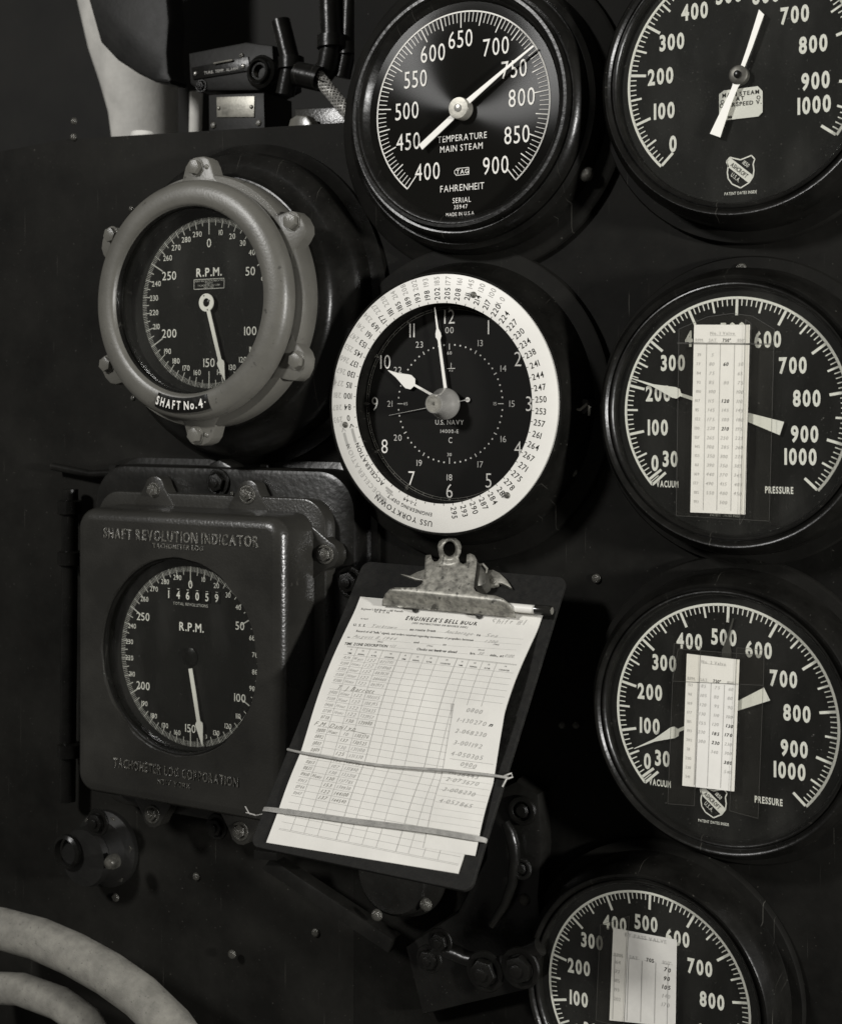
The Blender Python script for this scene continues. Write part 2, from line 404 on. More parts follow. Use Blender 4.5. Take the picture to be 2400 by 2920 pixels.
def pressure_gauge(label, px, py, R, a0, step, vac, shp=None, rim=None, screws=(), group='round pressure gauges down the right side'):
    zd = .040
    X, Z = P(px, py, zd)
    g = thing('pressure_gauge', label, 'pressure gauge', X, Z, 0, group)
    k = R
    MB().solid([(1.36*k, 0), (1.40*k, .001), (1.40*k, .007), (1.385*k, .009)], 128).build('mounting_flange', 'panel', g)
    b = MB(); b.lathe([(r_*k, z_) for r_, z_ in ((1.29, .009), (1.28, .012), (1.27, .034), (1.25, .040), (1.22, .0435), (1.205, .0475), (1.19, .0490), (1.175, .0488), (1.16, .0475), (1.145, .0455),
             (1.135, .0450), (1.125, .0468), (1.115, .0470), (1.10, .0462), (1.085, .0440), (1.08, .0385))], 128)
    b.build('bezel', 'case', g)
    MB().disk(1.085*k, zd-.0005).build('dial_face', 'dial', g)
    t = MB(); z = zd
    t.arc(.987*k, 1.010*k, a0-(3.2 if vac else 0), a0+10*step, z, 160)
    for i in range(101):
        a = a0+step*i/10
        if i % 10 == 0: t.tick(a, .845*k, .99*k, .024*k, z)
        elif i % 5 == 0: t.tick(a, .885*k, .99*k, .018*k, z)
        elif not (vac and i < 1): t.tick(a, .93*k if i % 10 else .9*k, .99*k, .0095*k, z)
    if vac:
        t.tick(a0-1.6, .90*k, .99*k, .009*k, z); t.tick(a0-3.2, .83*k, 1.0*k, .024*k, z)
    flat(t, 'graduation_marks', 'print', g)
    n = MB(); rr = .68*k
    for i in range(0, 11):
        s = str(i*100); x, y = pol(a0+step*i, rr + (.03*k if i in (4, 5, 6) else 0)); x -= .03*k
        if i == 0: x, y = pol(a0+4, .79*k)
        if i == 0 and vac: x -= .07*k; y -= .02*k
        if i == 10: x, y = pol(a0+step*10-10, .72*k); x -= .02*k
        put(numeral(g, 'print', s, x, y, zd+.0001, .131*k, .69, .036, .13))
    if vac:
        x, y = pol(a0+1, .62*k); put(numeral(g, 'print', '30', x-.085*k, y-.05*k, zd+.0001, .131*k, .69, .036, .13))
        x, y = pol(a0-14, .73*k); n.text('VACUUM', x-.16*k, y-.075*k, zd+.0001, .056*k, .54, .03)
        n.text('PRESSURE', -x-.04*k, y-.10*k, zd+.0001, .056*k, .60, .03)
    if n.v: flat(n, 'lettering', 'print', g)
    if shp:
        w_ = MB(); bk = MB(); shield(w_, bk, *at(g, *shp, zd), .245*k, zd+.0002); flat(w_, 'maker_shield', 'print', g); flat(bk, 'shield_lettering', 'ink', g)
    b = MB(); b.solid([(1.115*k, .0435), (1.115*k, .0455)], 96); b.build('glass_pane', 'glass', g)
    for sx, sy, rz in screws:
        x, y = at(g, sx, sy, .009); fastener('slot', g, x, y, .009, .0045, 'dbolt', rz)
    return g, R

def needle(g, tip, tail, z, R, m='hand', hub=True):    # spear pointer with a flared tail, from two photo positions
    a = Vector(at(g, *tip, z)); c = Vector(at(g, *tail, z)); d = (a-c); L = d.length; d.normalize(); n = Vector((-d.y, d.x))
    def p(t, s): q = c+d*L*t+n*s*R; return (q.x, q.y)
    b = MB(); b.prism([p(0, -.060), p(.27, -.032), p(.36, -.02), p(.655, -.014), p(.672, -.045), p(.70, -.05), p(.84, -.012), p(1, -.003), p(1, .003),
                       p(.84, .012), p(.70, .05), p(.672, .045), p(.655, .014), p(.36, .02), p(.27, .032), p(0, .060)][::1], z-.0004, z+.0004)
    o = b.build('pointer', m, g, smooth=0)
    if hub: MB().solid([(.06*R, z-.004), (.06*R, z+.001), (.04*R, z+.002)], 32).build('hub', 'dsteel', g)

CS1 = crop(1680, 740, 2.575); CS2 = crop(1680, 1560, 2.515); CS3 = crop(1180, 2200, 1.578); CS0 = crop(1680, 130, 2.893)
g2, R2 = pressure_gauge('round black pressure gauge reading about 205 behind the No. 1 Valve card', 2090, 1173, .0905, -128.5, 26.1, True,
                        screws=[(*CS1(1115, 65), .6), (*CS1(-10, 1060), 0), (*CS1(800, 1925), 1.2), (*CS1(1210, 1925), .3)])
needle(g2, CS1(300, 868), CS1(1412, 1240), .0425, R2)
b = MB(); x, y = at(g2, *CS1(1000, 1878), .0402); b.text('PATENT DATES INSIDE', x, y, .0402, .0022, .75, .01, gap=.08); flat(b, 'lettering', 'print2', g2)
g3, R3 = pressure_gauge('round black pressure gauge with pointer near 40 behind the No. 2 Valve card', 2064, 2046, .0900, -129.3, 26.3, True,
                        shp=CS2(890, 1828), screws=[(*CS2(1022, 195), -.7), (*CS2(703, 1948), 1.2), (*CS2(1088, 1998), .3)])
needle(g3, CS2(322, 1446), CS2(1272, 1055), .0425, R3)
b = MB(); q = [at(g3, *CS2(*p), .0415) for p in ((1028, 508), (1035, 515), (1000, 660), (1016, 740), (1018, 900), (945, 900), (950, 740), (985, 650))]
b.prism(q, .0410, .0416); b.build('set_pointer', 'dhand', g3, smooth=0)
g4, R4 = pressure_gauge('lowest round pressure gauge cut off by the lower edge behind the By Pass Valve card', 1842, 2846, .0862, -129.3, 26.3, True,
                        screws=[(*CS3(1108, 412), .3), (*CS3(800, 585), .2)])
needle(g4, (1900, 2990), (1800, 2680), .0425, R4, hub=False)
# main steam gauge, upper right
g1, R1 = pressure_gauge('main steam pressure gauge in the upper right corner with white pointer and small nameplate', 2108, 216, .0930, -135.5, 26.1, False,
                        shp=CS0(1247, 1035), screws=[(*CS0(378, 875), 0), (*CS0(1005, 1238), .9), (*CS0(1478, 1180), .2)])
b = MB(); zz = .0450
def q0(x, y, h=zz): return at(g1, *CS0(x, y), h)
b.prism([q0(995, 725), q0(1078, 755), q0(1165, 490), q0(1222, 345), q0(1240, 318), q0(1275, 290), q0(1292, 245), q0(1285, 205), q0(1275, 185), q0(1340, 20), q0(1440, -260), q0(1400, -300),
         q0(1300, 20), q0(1245, 178), q0(1215, 188), q0(1185, 215), q0(1175, 255), q0(1185, 300), q0(1180, 330), q0(1160, 380), q0(1062, 585)], zz-.0004, zz+.0006)
b.build('pointer', 'hand', g1, smooth=0)
hx, hy = q0(1230, 240)
MB().solid([(.0075, .040), (.0075, .0465), (.006, .0475)], 32, T=TR(hx, hy, 0)).build('hub', 'dsteel', g1)
MB().solid([(.003, .0475), (.003, .049), (.002, .0495)], 20, T=TR(hx, hy, 0)).build('hub_pin', 'case', g1)
b = MB(); nz = .0412
b.prism([q0(1068, 400, nz), q0(1108, 368, nz), q0(1388, 332, nz), q0(1426, 372, nz), q0(1426, 545, nz), q0(1390, 582, nz), q0(1105, 615, nz), q0(1070, 590, nz)], .0403, nz)
np_ = b.build('nameplate', 'ring', g1, smooth=0)
b = MB(); r8 = math.radians(8)
def sl(x, y): return q0(x, y, nz)
for s_, x_, y_ in (('MAIN STEAM', 1247, 394), ('AT', 1243, 434), ('OVERSPEED V.', 1245, 478)):
    x, y = sl(x_, y_); b.text(s_, x, y, nz+.0002, .0032, .95, .02, gap=.16)
x, y = sl(1160, 588); b.text('118', x, y, nz+.0002, .0020, 1, .03)
for x_, y_ in ((1098, 462), (1395, 425)):
    x, y = sl(x_, y_); b.arc(.0010, .0015, 0, 360, nz+.0002, 16, (x, y))
flat(b, 'nameplate_lettering', 'ink', g1)

# cards stuck over the three lower gauges
def card(label, root, C, corners, title, head, cols, rows, m='card', hdr_y=.11, tape=None, lines=(.24, .49, .745), y0=.145, dy=None, ink='pencil2', dark=()):
    h = .0462
    pts = [P(*C(*c), h) for c in corners]
    cx = sum(p[0] for p in pts)/4; cz = sum(p[1] for p in pts)/4
    t = thing('taped_card', label, 'card', cx, cz, h, 'typed valve cards taped over gauge glasses')
    L = [Vector((p[0]-cx, p[1]-cz)) for p in pts]            # tl tr br bl
    def uv(u, v): return (L[0]*(1-u)+L[1]*u)*(1-v)+(L[3]*(1-u)+L[2]*u)*v
    b = MB(); b.prism([tuple(q) for q in L], 0, .0006); b.build('card', m, t, smooth=0)
    W = (L[1]-L[0]).length; H = (L[3]-L[0]).length; rot = math.atan2((L[1]-L[0]).y, (L[1]-L[0]).x)
    b = MB(); bd = MB(); z = .00072
    q = uv(.52, .045); b.text(title, q.x, q.y, z, W*.055, .95, .01, gap=.2, rot=rot)
    a_ = uv(.30, .058); c_ = uv(.76, .058); b.line(a_, c_, W*.008, z)
    for u, s_ in zip((.10, .345, .60, .86), head):
        q = uv(u, hdr_y-.018); (bd if s_ in dark else b).text(s_, q.x, q.y, z, W*.055, .9, .02 if s_ in dark else .0, gap=.12, rot=rot)
        b.line(uv(u-.09, hdr_y-.007), uv(u+.09, hdr_y-.007), W*.006, z)
    for u in lines: b.line(uv(u, hdr_y), uv(u, .985), W*.010, z)
    n = len(rows); dy = dy or (.975-y0)/n
    for i, r in enumerate(rows):
        for j, s_ in enumerate(r):
            if not s_: continue
            q = uv((.10, .35, .605, .86)[j]+random.uniform(-.01, .01), y0+dy*i+dy*.3)
            dk = (i, j) in dark
            (bd if dk else b).text(s_, q.x, q.y, z, W*(.060 if j else .052), .95, .022 if dk else .0, .25 if j else 0, gap=.12, rot=rot, jit=.06 if j else .02)
    flat(b, 'typing', ink, t); flat(bd, 'pen_figures', 'ink', t)
    if tape:
        for k_, tp in enumerate(tape):
            q = [Vector(P(*C(*c), h))-Vector((cx, cz)) for c in tp]
            b = MB(); b.prism([tuple(v) for v in q], .0008+.0002*k_, .0009+.0002*k_); tt = b.build('tape_strip', 'tape', t, smooth=0)
            e = MB()
            for i in range(len(q)): e.line(q[i], q[(i+1) % len(q)], .00035, .0011+.0002*k_)
            flat(e, 'tape_edge', 'tape_edge', tt)
    return t
V1 = [('39', '5', '', ''), ('77', '80', '60', '50'), ('84', '75', '', '65'), ('92', '85', '80', '75'), ('100', '100', '', '100'), ('107', '115', '120', '110'), ('115', '145', '145', '145'), ('122', '175', '180', '180'),
      ('130', '220', '210', '195'), ('137', '265', '250', '225'), ('145', '300', '285', '260'), ('153', '350', '300', '270'), ('161', '390', '350', '305'), ('169', '440', '370', '345'), ('177', '490', '415', '405'), ('185', '550', '480', '450'), ('193', '', '500', '')]
card('long narrow typed card headed No. 1 Valve taped over the middle gauge', g2, CS1, [(770, 478), (1178, 478), (1143, 1872), (742, 1856)], 'No. 1 Valve', ('RPM', 'SAT', '750°', '850°'), 4, V1, hdr_y=.10,
     dark=('750°', (1, 2), (8, 2), (5, 2)), tape=[[(660, 510), (870, 420), (1050, 395), (1200, 415), (1360, 512), (1322, 1920), (640, 1880)], [(650, 610), (1355, 618), (1355, 625), (650, 617)], [(1150, 440), (1190, 470), (1140, 1890), (1105, 1950), (1110, 1870)]])
V2 = [('153', '85', '75', '60'), ('161', '105', '80', '80'), ('169', '120', '95', '90'), ('177', '130', '110', '100'), ('185', '155', '120', '130'), ('193', '230', '185', '170'), ('202', '300', '230', '230'), ('211', '', '340', '300'), ('220', '', '', '380'), ('230', '', '', '540'), ('241', '', '', '')]
card('shorter typed card headed No. 2 Valve taped over the third gauge down', g3, CS2, [(700, 765), (1076, 808), (1038, 1753), (667, 1711)], 'No. 2 Valve', ('RPM', 'SAT', '750°', '850°'), 4, V2, hdr_y=.20, y0=.21,
     dark=('750°', (5, 2), (4, 3), (5, 3), (8, 3), (6, 2)), tape=[[(610, 690), (800, 710), (755, 1855), (565, 1840)], [(1060, 720), (1258, 740), (1212, 1945), (1008, 1890)], [(640, 730), (1255, 775), (1250, 990), (600, 960)]])
V3 = [('164', '', '', '70'), ('177', '', '', '90'), ('185', '', '', '105'), ('193', '', '', '140'), ('202', '', '', '170')]
card('yellowed card headed By Pass Valve stuck to the bottom gauge', g4, CS3, [(897, 705), (1182, 758), (1176, 1150), (880, 1120)], 'BY PASS VALVE', ('RPM', 'SAT', '705', '850°'), 4, V3, m='oldcard', hdr_y=.30, y0=.33, dy=.10, ink='pencil',
     lines=(.05, .27, .48, .69, .88), dark=('705', (0, 3), (1, 3), (2, 3)), tape=[[(840, 690), (970, 650), (945, 1150), (820, 1120)]])

# ================================================================== TEMPERATURE GAUGE
CT = crop(980, 130, 2.2256); zd = .040
X, Z = P(1313, 310, zd)
tg = thing('temperature_gauge', 'round black main steam temperature gauge with long white pointer at top centre', 'temperature gauge', X, Z); k = .0862
MB().solid([(1.64*k, 0), (1.67*k, .002), (1.665*k, .006), (1.63*k, .008)], 128).build('mounting_flange', 'panel', tg)
MB().lathe([(1.46*k, .008), (1.45*k, .018), (1.42*k, .028), (1.37*k, .031), (1.35*k, .0305), (1.345*k, .035), (1.31*k, .042), (1.27*k, .044), (1.24*k, .0435), (1.235*k, .048), (1.22*k, .050), (1.19*k, .050),
            (1.175*k, .047), (1.15*k, .0465), (1.13*k, .045), (1.09*k, .0395)], 128).build('bezel', 'case', tg)
MB().disk(1.095*k, zd-.0005).build('dial_face', 'spun', tg)
t = MB(); a0, st = -140.8, 56.4/10
t.arc(.985*k, 1.0*k, a0, a0+5*56.4, zd, 160)
for i in range(101):
    a = a0+i*2.82
    if i % 20 == 0 or i % 10 == 0 and False: t.tick(a, .83*k, .99*k, .011*k, zd)
    elif i % 10 == 0: t.tick(a, .83*k, .99*k, .011*k, zd)
    elif i % 5 == 0: t.tick(a, .85*k, .99*k, .011*k, zd)
    else: t.tick(a, .885*k, .99*k, .007*k, zd)
flat(t, 'graduation_marks', 'print', tg)
n = MB()
for s_, x_, y_ in (('400', 530, 797), ('450', 408, 607), ('500', 400, 412), ('550', 455, 210), ('600', 565, 45), ('650', 740, -45), ('700', 965, 2), ('750', 1080, 145), ('800', 1128, 325), ('850', 1098, 562), ('900', 963, 757)):
    x, y = at(tg, *CT(x_, y_), zd); put(numeral(tg, 'print', s_, x, y, zd+.0001, .176*k, .71, -.002, .14))
n = MB()
for s_, x_, y_, c_, xs in (('TEMPERATURE', 750, 580, .065, .82), ('MAIN STEAM', 745, 645, .065, .82), ('FAHRENHEIT', 750, 898, .068, .82), ('SERIAL', 748, 978, .052, .85), ('35947', 742, 1021, .042, .95), ('MADE IN U.S.A.', 740, 1066, .036, .85)):
    x, y = at(tg, *CT(x_, y_), zd); n.text(s_, x, y, zd+.0001, c_*k, xs, .0, gap=.16)
x, y = at(tg, *CT(752, 797), zd); n.text('TAG', x, y, zd+.0001, .045*k, 1, .012)
tw, thh = .075*k, .035*k
for a_, c_ in (((-tw, -thh), (tw, -thh)), ((tw, -thh), (tw, thh)), ((tw, thh), (-tw*.8, thh)), ((-tw*.8, thh), (-tw*1.2, thh*.4)), ((-tw*1.2, thh*.4), (-tw*1.2, -thh*.4)), ((-tw*1.2, -thh*.4), (-tw*.8, -thh))):
    n.line((x+a_[0], y+a_[1]), (x+c_[0], y+c_[1]), .006*k, zd+.0001)
flat(n, 'lettering', 'print', tg)
zz = .0455
qt = lambda x, y, h=zz: at(tg, *CT(x, y), h)
b = MB(); b.prism([qt(478, 628), qt(498, 658), qt(735, 432), qt(790, 372), qt(1010, 170), qt(1208, 2), qt(1200, -4), qt(985, 168), qt(765, 350), qt(700, 420)], zz-.0004, zz+.0005)
b.build('pointer', 'hand', tg, smooth=0)
x, y = qt(738, 398)
h_ = MB().solid([(.0098, .040), (.0098, .048), (.0092, .0495), (.0055, .0498)], 40, T=TR(x, y, 0)).build('hub', 'plate', tg)
MB().solid([(.0034, .0498), (.0034, .0506), (.0022, .051)], 20, T=TR(x, y, 0)).build('hub_screw', 'brass', h_)
MB().solid([(1.13*k, .0460), (1.13*k, .0468)], 96).build('glass_pane', 'glass', tg) if False else None
for sx, sy, rr_ in ((1502, 800, .0070), (248, 803, .0045)):
    x, y = at(tg, *CT(sx, sy), .03 if sx > 1000 else .02); fastener('round', tg, x, y, .018 if sx > 1000 else .03, rr_, 'dbolt', .5, name='screw')

# ================================================================== CLOCK
CC = crop(900, 740, 2.346); zc = .034; zr = .054
X, Z = P(1281, 1151, zc)
ck = thing('clock', 'black faced 24 hour clock with broad white numbered ring showing about 10 o\'clock', 'clock', X, Z)
rx, ry = at(ck, 1256, 1150, zr); RO, RI = .1130, .0880; DR = .0525
MB().solid([(.142, 0), (.144, .002), (.143, .008), (.141, .009)], 128).build('mounting_flange', 'panel', ck)
MB().lathe([(.128, .009), (.126, .016), (.123, .024), (.119, .030), (.116, .044), (.1165, .049), (.1155, .0515), (.113, .053), (.090, .053), (.0888, .052), (.0888, .033)], 128).build('case', 'case', ck)
MB().disk(.0895, zc-.0004).build('dial_face', 'dial', ck)
b = MB(); b.lathe([(RI, zr-.0008), (RO, zr-.0008), (RO+.0004, zr-.0002), (RO, zr), (RI, zr)], 160, T=TR(rx, ry, 0), closed=True)
scale = b.build('speed_scale_ring', 'ring', ck)
MB().lathe([(RO+.0004, .050), (RO+.0022, .0505), (RO+.0024, .0542), (RO+.0012, .0548), (RO+.0005, .0544)], 160, T=TR(rx, ry, 0), closed=True).build('rim', 'case', ck)
# numbers on the ring
seq = '0 84 100 115 130 137 145 153 161 169 177 181 185 189 193 198 202 205 208 211 214 217 220 224 227 230 234 238 241 244 247 250 253 257 261 264 267 271 275 278 281 284 287 290 293 295'.split()
dec = '293 287 281 274 267 260 253 247 241 234 227 220 214 208 202 193 185 177 161 145 130 100 0'.split()
bi = MB(); gi = MB()
for i, s_ in enumerate(seq):
    a = -98+6*i; t_ = math.radians(a)
    bi.text(s_, rx+(RI+.0082)*math.sin(t_), ry+(RI+.0082)*math.cos(t_), zr+.00014, .0053, .86, .006, rot=math.pi/2-t_, gap=.13)
    bi.tick(a, RI, RI+.0018, .0005, zr+.00014, (rx, ry))
for i in range(len(seq), 60): bi.tick(-98+6*i, RI, RI+.0018, .0005, zr+.00014, (rx, ry))
for i, s_ in enumerate(dec):
    a = -98+6*i; t_ = math.radians(a)
    gi.text(s_, rx+(RI+.0195)*math.sin(t_), ry+(RI+.0195)*math.cos(t_), zr+.00014, .0051, .84, 0, rot=math.pi/2-t_, gap=.13)
bi.arc_text('ACCELERATION', RI+.0055, -127, zr+.00014, .0040, .95, .015, gap=.16, c=(rx, ry))
gi.arc_text('DECELERATION', RI+.0150, -127, zr+.00014, .0046, 1.0, .0, gap=.22, c=(rx, ry))
for mb, r_, a1_, a2_ in ((bi, RI+.0062, -112, -104), (gi, RI+.0155, -113, -105)):
    gi.arc(r_-.0013, r_+.0013, a1_, a2_, zr+.00014, 8, (rx, ry))
    p1 = pol(a2_+.6, r_-.0020); p2 = pol(a2_+.6, r_+.0020); p3 = pol(a2_+2.6, r_)
    for u_, v_ in ((p1, p3), (p2, p3)): mb.line((rx+u_[0], ry+u_[1]), (rx+v_[0], ry+v_[1]), .0008, zr+.00014)
for r_, a_ in ((RI+.006, -146), (RI+.0155, -145)):
    gi.arc(r_-.0016, r_+.0004, a_-2.5, a_+2.5, zr+.00014, 4, (rx, ry)); gi.arc(r_+.0008, r_+.0022, a_-3.5, a_+1.5, zr+.00014, 4, (rx, ry))
bi.arc_text('USS YORKTOWN', RI+.0185, -158.5, zr+.00014, .0048, .98, .01, gap=.18, c=(rx, ry))
bi.arc_text('ENGINEERING DEP\'T.', RI+.0103, -160.5, zr+.00014, .0032, .98, .01, gap=.18, c=(rx, ry))
bi.arc_text('7-1-44', RI+.0045, -160.5, zr+.00014, .0032, 1, .01, gap=.18, c=(rx, ry))
gi.line((rx+.0545, ry+.087), (rx+.0585, ry+.083), .0006, zr+.00014); gi.line((rx+.053, ry+.085), (rx+.0595, ry+.0855), .0006, zr+.00014)
flat(bi, 'acceleration_figures', 'ink', scale); flat(gi, 'deceleration_figures', 'greyink', scale)
for x_, y_ in ((1055, 235), (198, 1105), (1280, 1577)):
    x, y = at(ck, *CC(x_, y_), zr); fastener('slot', scale, x, y, zr, .0028, 'dsteel', 1.0)
# dial print
n = MB(); n2 = MB(); f_ = MB(); z = zc
for h_ in range(1, 13):
    x, y = pol(30*h_, .0775 if h_ not in (10, 11) else .0765); put(numeral(ck, 'print', str(h_), x, y, z, .0128, .84, -.010, .18))
    s24 = '00' if h_ == 12 else str(h_+12); x, y = pol(30*h_, .0655 if h_ in (12, 6) else .0615); put(numeral(ck, 'print2', s24, x, y, z, .0056, 1.0, -.006, .16))
for i in range(60):
    a = 6*i
    if i % 15 == 0: n2.tick(a, .0480, .0535, .0007, z)
    elif i % 5 == 0: n2.tick(a, .0508, .0540, .0008, z)
    else:
        x, y = pol(a, .0525); n2.disk(.0008, z, 10, c=(x, y))
    f_.tick(a, .0842, .0862, .0003, z)
    if i % 5 == 0: f_.tick(a, .0838, .0866, .0012, z)
f_.arc(.0840, .0843, 0, 360, z, 120); f_.arc(.0861, .0864, 0, 360, z, 120)
for s_, a in (('60', 0), ('15', 90), ('30', 180), ('45', 270)):
    x, y = pol(a, .0452); n2.text(s_, x, y, z, .0028, 1.1, .0, gap=.16)
for i in range(12):
    x, y = pol(30*i, .0880)
    if i in (7, 8, 9, 10): f_.text(str(i*5), x*1.0, y, z, .0026, .9, .0)
for a in (0, 90, 180, 270):
    x, y = pol(a, .0852); x2, y2 = pol(a, .0825); d_ = Vector((y, -x)).normalized()*.0012
    n2.quad([(x+d_.x, y+d_.y), (x-d_.x, y-d_.y), (x2, y2)], z)
n2.text('U.S. NAVY', 0, -.0165, z, .0042, .95, 0); n2.text('14000-E', 0, -.0245, z, .0032, 1.05, 0, gap=.2)
x, y = at(ck, *CC(900, 1208), z); n2.text('C', x, y, z, .005, .8, .0)
x, y = at(ck, *CC(905, 728), z); n2.line((x-.004, y), (x+.004, y), .0006, z); n2.line((x, y+.005), (x, y+.0005), .0005, z); n2.text('F-S', x, y-.002, z, .0016, 1.2)
flat(n2, 'dial_markings', 'print2', ck); flat(f_, 'minute_track', 'faint', ck)
# hands
def qk(x, y, h): return at(ck, *CC(x, y), h)
def spade(tip, base, z, w0, wb, tb, te, ta, name):   # hand from hub to tip; bulge starts at fraction tb, is widest at te, tapers to the tip
    a = Vector(qk(*base, z)); c = Vector(qk(*tip, z)); d = c-a; L = d.length; d.normalize(); n_ = Vector((-d.y, d.x))
    def p(t, s): q = a+d*L*t+n_*s; return (q.x, q.y)
    R_ = [(0, w0), (tb, w0*.8), (tb+.03, wb*.8), (te, wb), (te+.04, wb*.9), (ta, wb*.32), (1, .0003)]
    b = MB(); b.prism([p(t, s) for t, s in R_]+[p(t, -s) for t, s in R_[::-1]], z-.0003, z+.0003); return b.build(name, 'hand', ck, smooth=0)
spade((485, 741), (890, 967), zc+.003, .0013, .0066, .56, .66, .86, 'hour_hand')
spade((795, 318), (880, 965), zc+.005, .0015, .0028, .655, .69, .78, 'minute_hand')
b = MB(); s1 = qk(490, 1042, zc+.0018); s2 = qk(1015, 937, zc+.0018); sv = (Vector(s2)-Vector(s1)).normalized(); sn = Vector((-sv.y, sv.x))
b.prism([(s1[0]+sn.x*.0001, s1[1]+sn.y*.0001), (s1[0]-sn.x*.0001, s1[1]-sn.y*.0001), (s2[0]-sn.x*.0004, s2[1]-sn.y*.0004), (s2[0]+sn.x*.0004, s2[1]+sn.y*.0004)], zc+.0016, zc+.0019)
b.lathe([(.0008, zc+.0016), (.0022, zc+.0016), (.0022, zc+.0019), (.0008, zc+.0019)], 20, T=TR(s2[0], s2[1], 0), closed=True)
b.build('second_hand', 'print2', ck, smooth=0)
hb = MB().solid([(.0138, zc+.006), (.0142, zc+.008), (.0140, zc+.011), (.0120, zc+.015), (.0098, zc+.019), (.0086, zc+.024), (.0086, zc+.0285), (.0082, zc+.0292)], 64).build('winding_knob', 'brass', ck)
MB().lathe([(.0012, zc+.0293), (.0060, zc+.0293), (.0060, zc+.0296), (.0074, zc+.0296), (.0074, zc+.0292)], 48).build('knob_face', 'plate', hb)
MB().solid([(.0016, zc+.029), (.0012, zc+.0300)], 20).build('knob_pin', 'dsteel', hb)
x, y = at(ck, 1654, 1158, .02)
b = MB(); b.prism([(x-.014, y+.002), (x-.006, y-.006), (x+.006, y-.007), (x+.012, y), (x+.008, y+.006), (x-.006, y+.008)], .009, .024, .002); lt = b.build('latch', 'cast', ck)
MB().tube([(x-.010, y+.002, .026), (x-.004, y-.002, .0275), (x+.003, y-.003, .0275), (x+.009, y+.002, .026), (x+.011, y-.001, .026), (x+.010, y-.008, .025)], .0014, 8).build('spring_wire', 'steel', lt)
lone('slot', 'screw', 'slotted screw on the board just above the clock ring', 'screw', 1354, 781, .012, .0062, 'dbolt', .6)
lone('slot', 'screw', 'dark slotted screw at the lower right of the clock ring', 'screw', 1518, 1520, .004, .0060, 'case', .3)
lone('slot', 'screw', 'dull screw between the clock and the No. 1 Valve gauge', 'screw', 1631, 1344, .012, .0052, 'dbolt', .9)

# ================================================================== RPM GAUGE, SHAFT No. 4 (upper left)
CR = crop(260, 420, 2.4)
zd4, zf4, zfl = .080, .104, .078
X, Z = P(596, 863, zd4)
sg = thing('tachometer', 'round grey flanged R.P.M. gauge labelled Shaft No. 4 at upper left', 'gauge', X, Z)
ox, oy = at(sg, 551, 853, .091)
cx4, cy4 = ox, oy*.6
T4 = TR(cx4, cy4, 0); RB = .1130
MB().lathe([(.160, 0), (.160, .006), (.154, .009), (.1495, .014), (.1485, .030), (.144, .036), (.134, .041), (.126, .044), (.122, .050), (.121, .058), (.110, .060)], 128, T=T4).build('housing', 'case', sg)
b = MB(); b.lathe([(.095, zfl-.019), (.1185, zfl-.019), (.1198, zfl-.017), (.1198, zfl+.001), (.1182, zfl+.0045), (.095, zfl+.0045)], 128, T=T4)
fl = b.build('flange', 'grey', sg)
b = MB(); b.lathe([(RB-.002, zfl+.006), (RB-.0005, zfl+.009), (RB, zfl+.013), (RB-.0010, zfl+.0185), (RB-.0035, zfl+.0222), (RB-.0075, zfl+.0246), (RB-.0120, zf4-.0004), (RB-.0165, zf4), (.0905, zf4-.0005), (.0886, zf4-.002), (.0876, zf4-.005)], 160, T=T4)
b.build('bezel', 'grey', sg)
MB().lathe([(.0876, zf4-.005), (.0868, zf4-.009), (.0875, zf4-.010), (.0875, zf4-.013), (.0860, zf4-.014), (.0860, zd4-.001)], 128, T=T4).build('inner_sleeve', 'case', sg)
MB().disk(.0875, zd4-.0005, T=T4).build('dial_face', 'ldial', sg)
lug_px = [(0, 0), (60, 0), (120, 0), (180, 0), (240, 0), (300, 0)]
for a, _ in lug_px:
    t_ = math.radians(a); c_, s_ = math.cos(-t_), math.sin(-t_)
    pts = [(-.026, .108), (-.0200, .1165), (-.0165, .128), (-.012, .1335), (-.004, .1365), (.005, .1365), (.011, .1335), (.0145, .127), (.0180, .1165), (.025, .108)]
    o2 = [(cx4+x*c_-y*s_, cy4+x*s_+y*c_) for x, y in pts]
    b = MB(); b.prism(o2, zfl-.010, zfl+.005, .0022); lg = b.build('lug', 'grey', fl)
    x, y = {0: -.003, 180: .003}.get(a, -.006 if a < 150 else .006), .1265
    fastener('hex', lg, cx4+x*c_-y*s_, cy4+x*s_+y*c_, zfl+.005, .0072, 'bolt', random.uniform(0, 1))
    if a in (0, 180):
        x, y = (.0095 if a == 0 else -.0095), .126; fastener('round', lg, cx4+x*c_-y*s_, cy4+x*s_+y*c_, zfl+.005, .0024, 'bolt')
# SHAFT No. 4 plate
b = MB(); pl = []
for i in range(13): pl.append(tuple(Vector(pol(163.5+36*i/12, .0915))+Vector((cx4, cy4))))
for i in range(13): pl.append(tuple(Vector(pol(199.5-36*i/12, .1055))+Vector((cx4, cy4))))
b.prism(pl, zf4-.001, zf4+.0008, .0003); pt = b.build('label_plate', 'case', sg)
b = MB(); b.arc_text('SHAFT', .0985, 190.8, zf4+.001, .0078, .64, .025, gap=.30, inward=True, c=(cx4, cy4))
b.arc_text('No.', .0985, 175.6, zf4+.001, .0074, .78, .025, gap=.2, inward=True, c=(cx4, cy4)); b.arc_text('4', .0985, 168.6, zf4+.001, .0080, .85, .025, inward=True, c=(cx4, cy4))
for a in (197.8, 165.4):
    x, y = pol(a, .0985); b.disk(.0007, zf4+.001, 10, c=(x+cx4, y+cy4))
flat(b, 'lettering', 'print', pt)
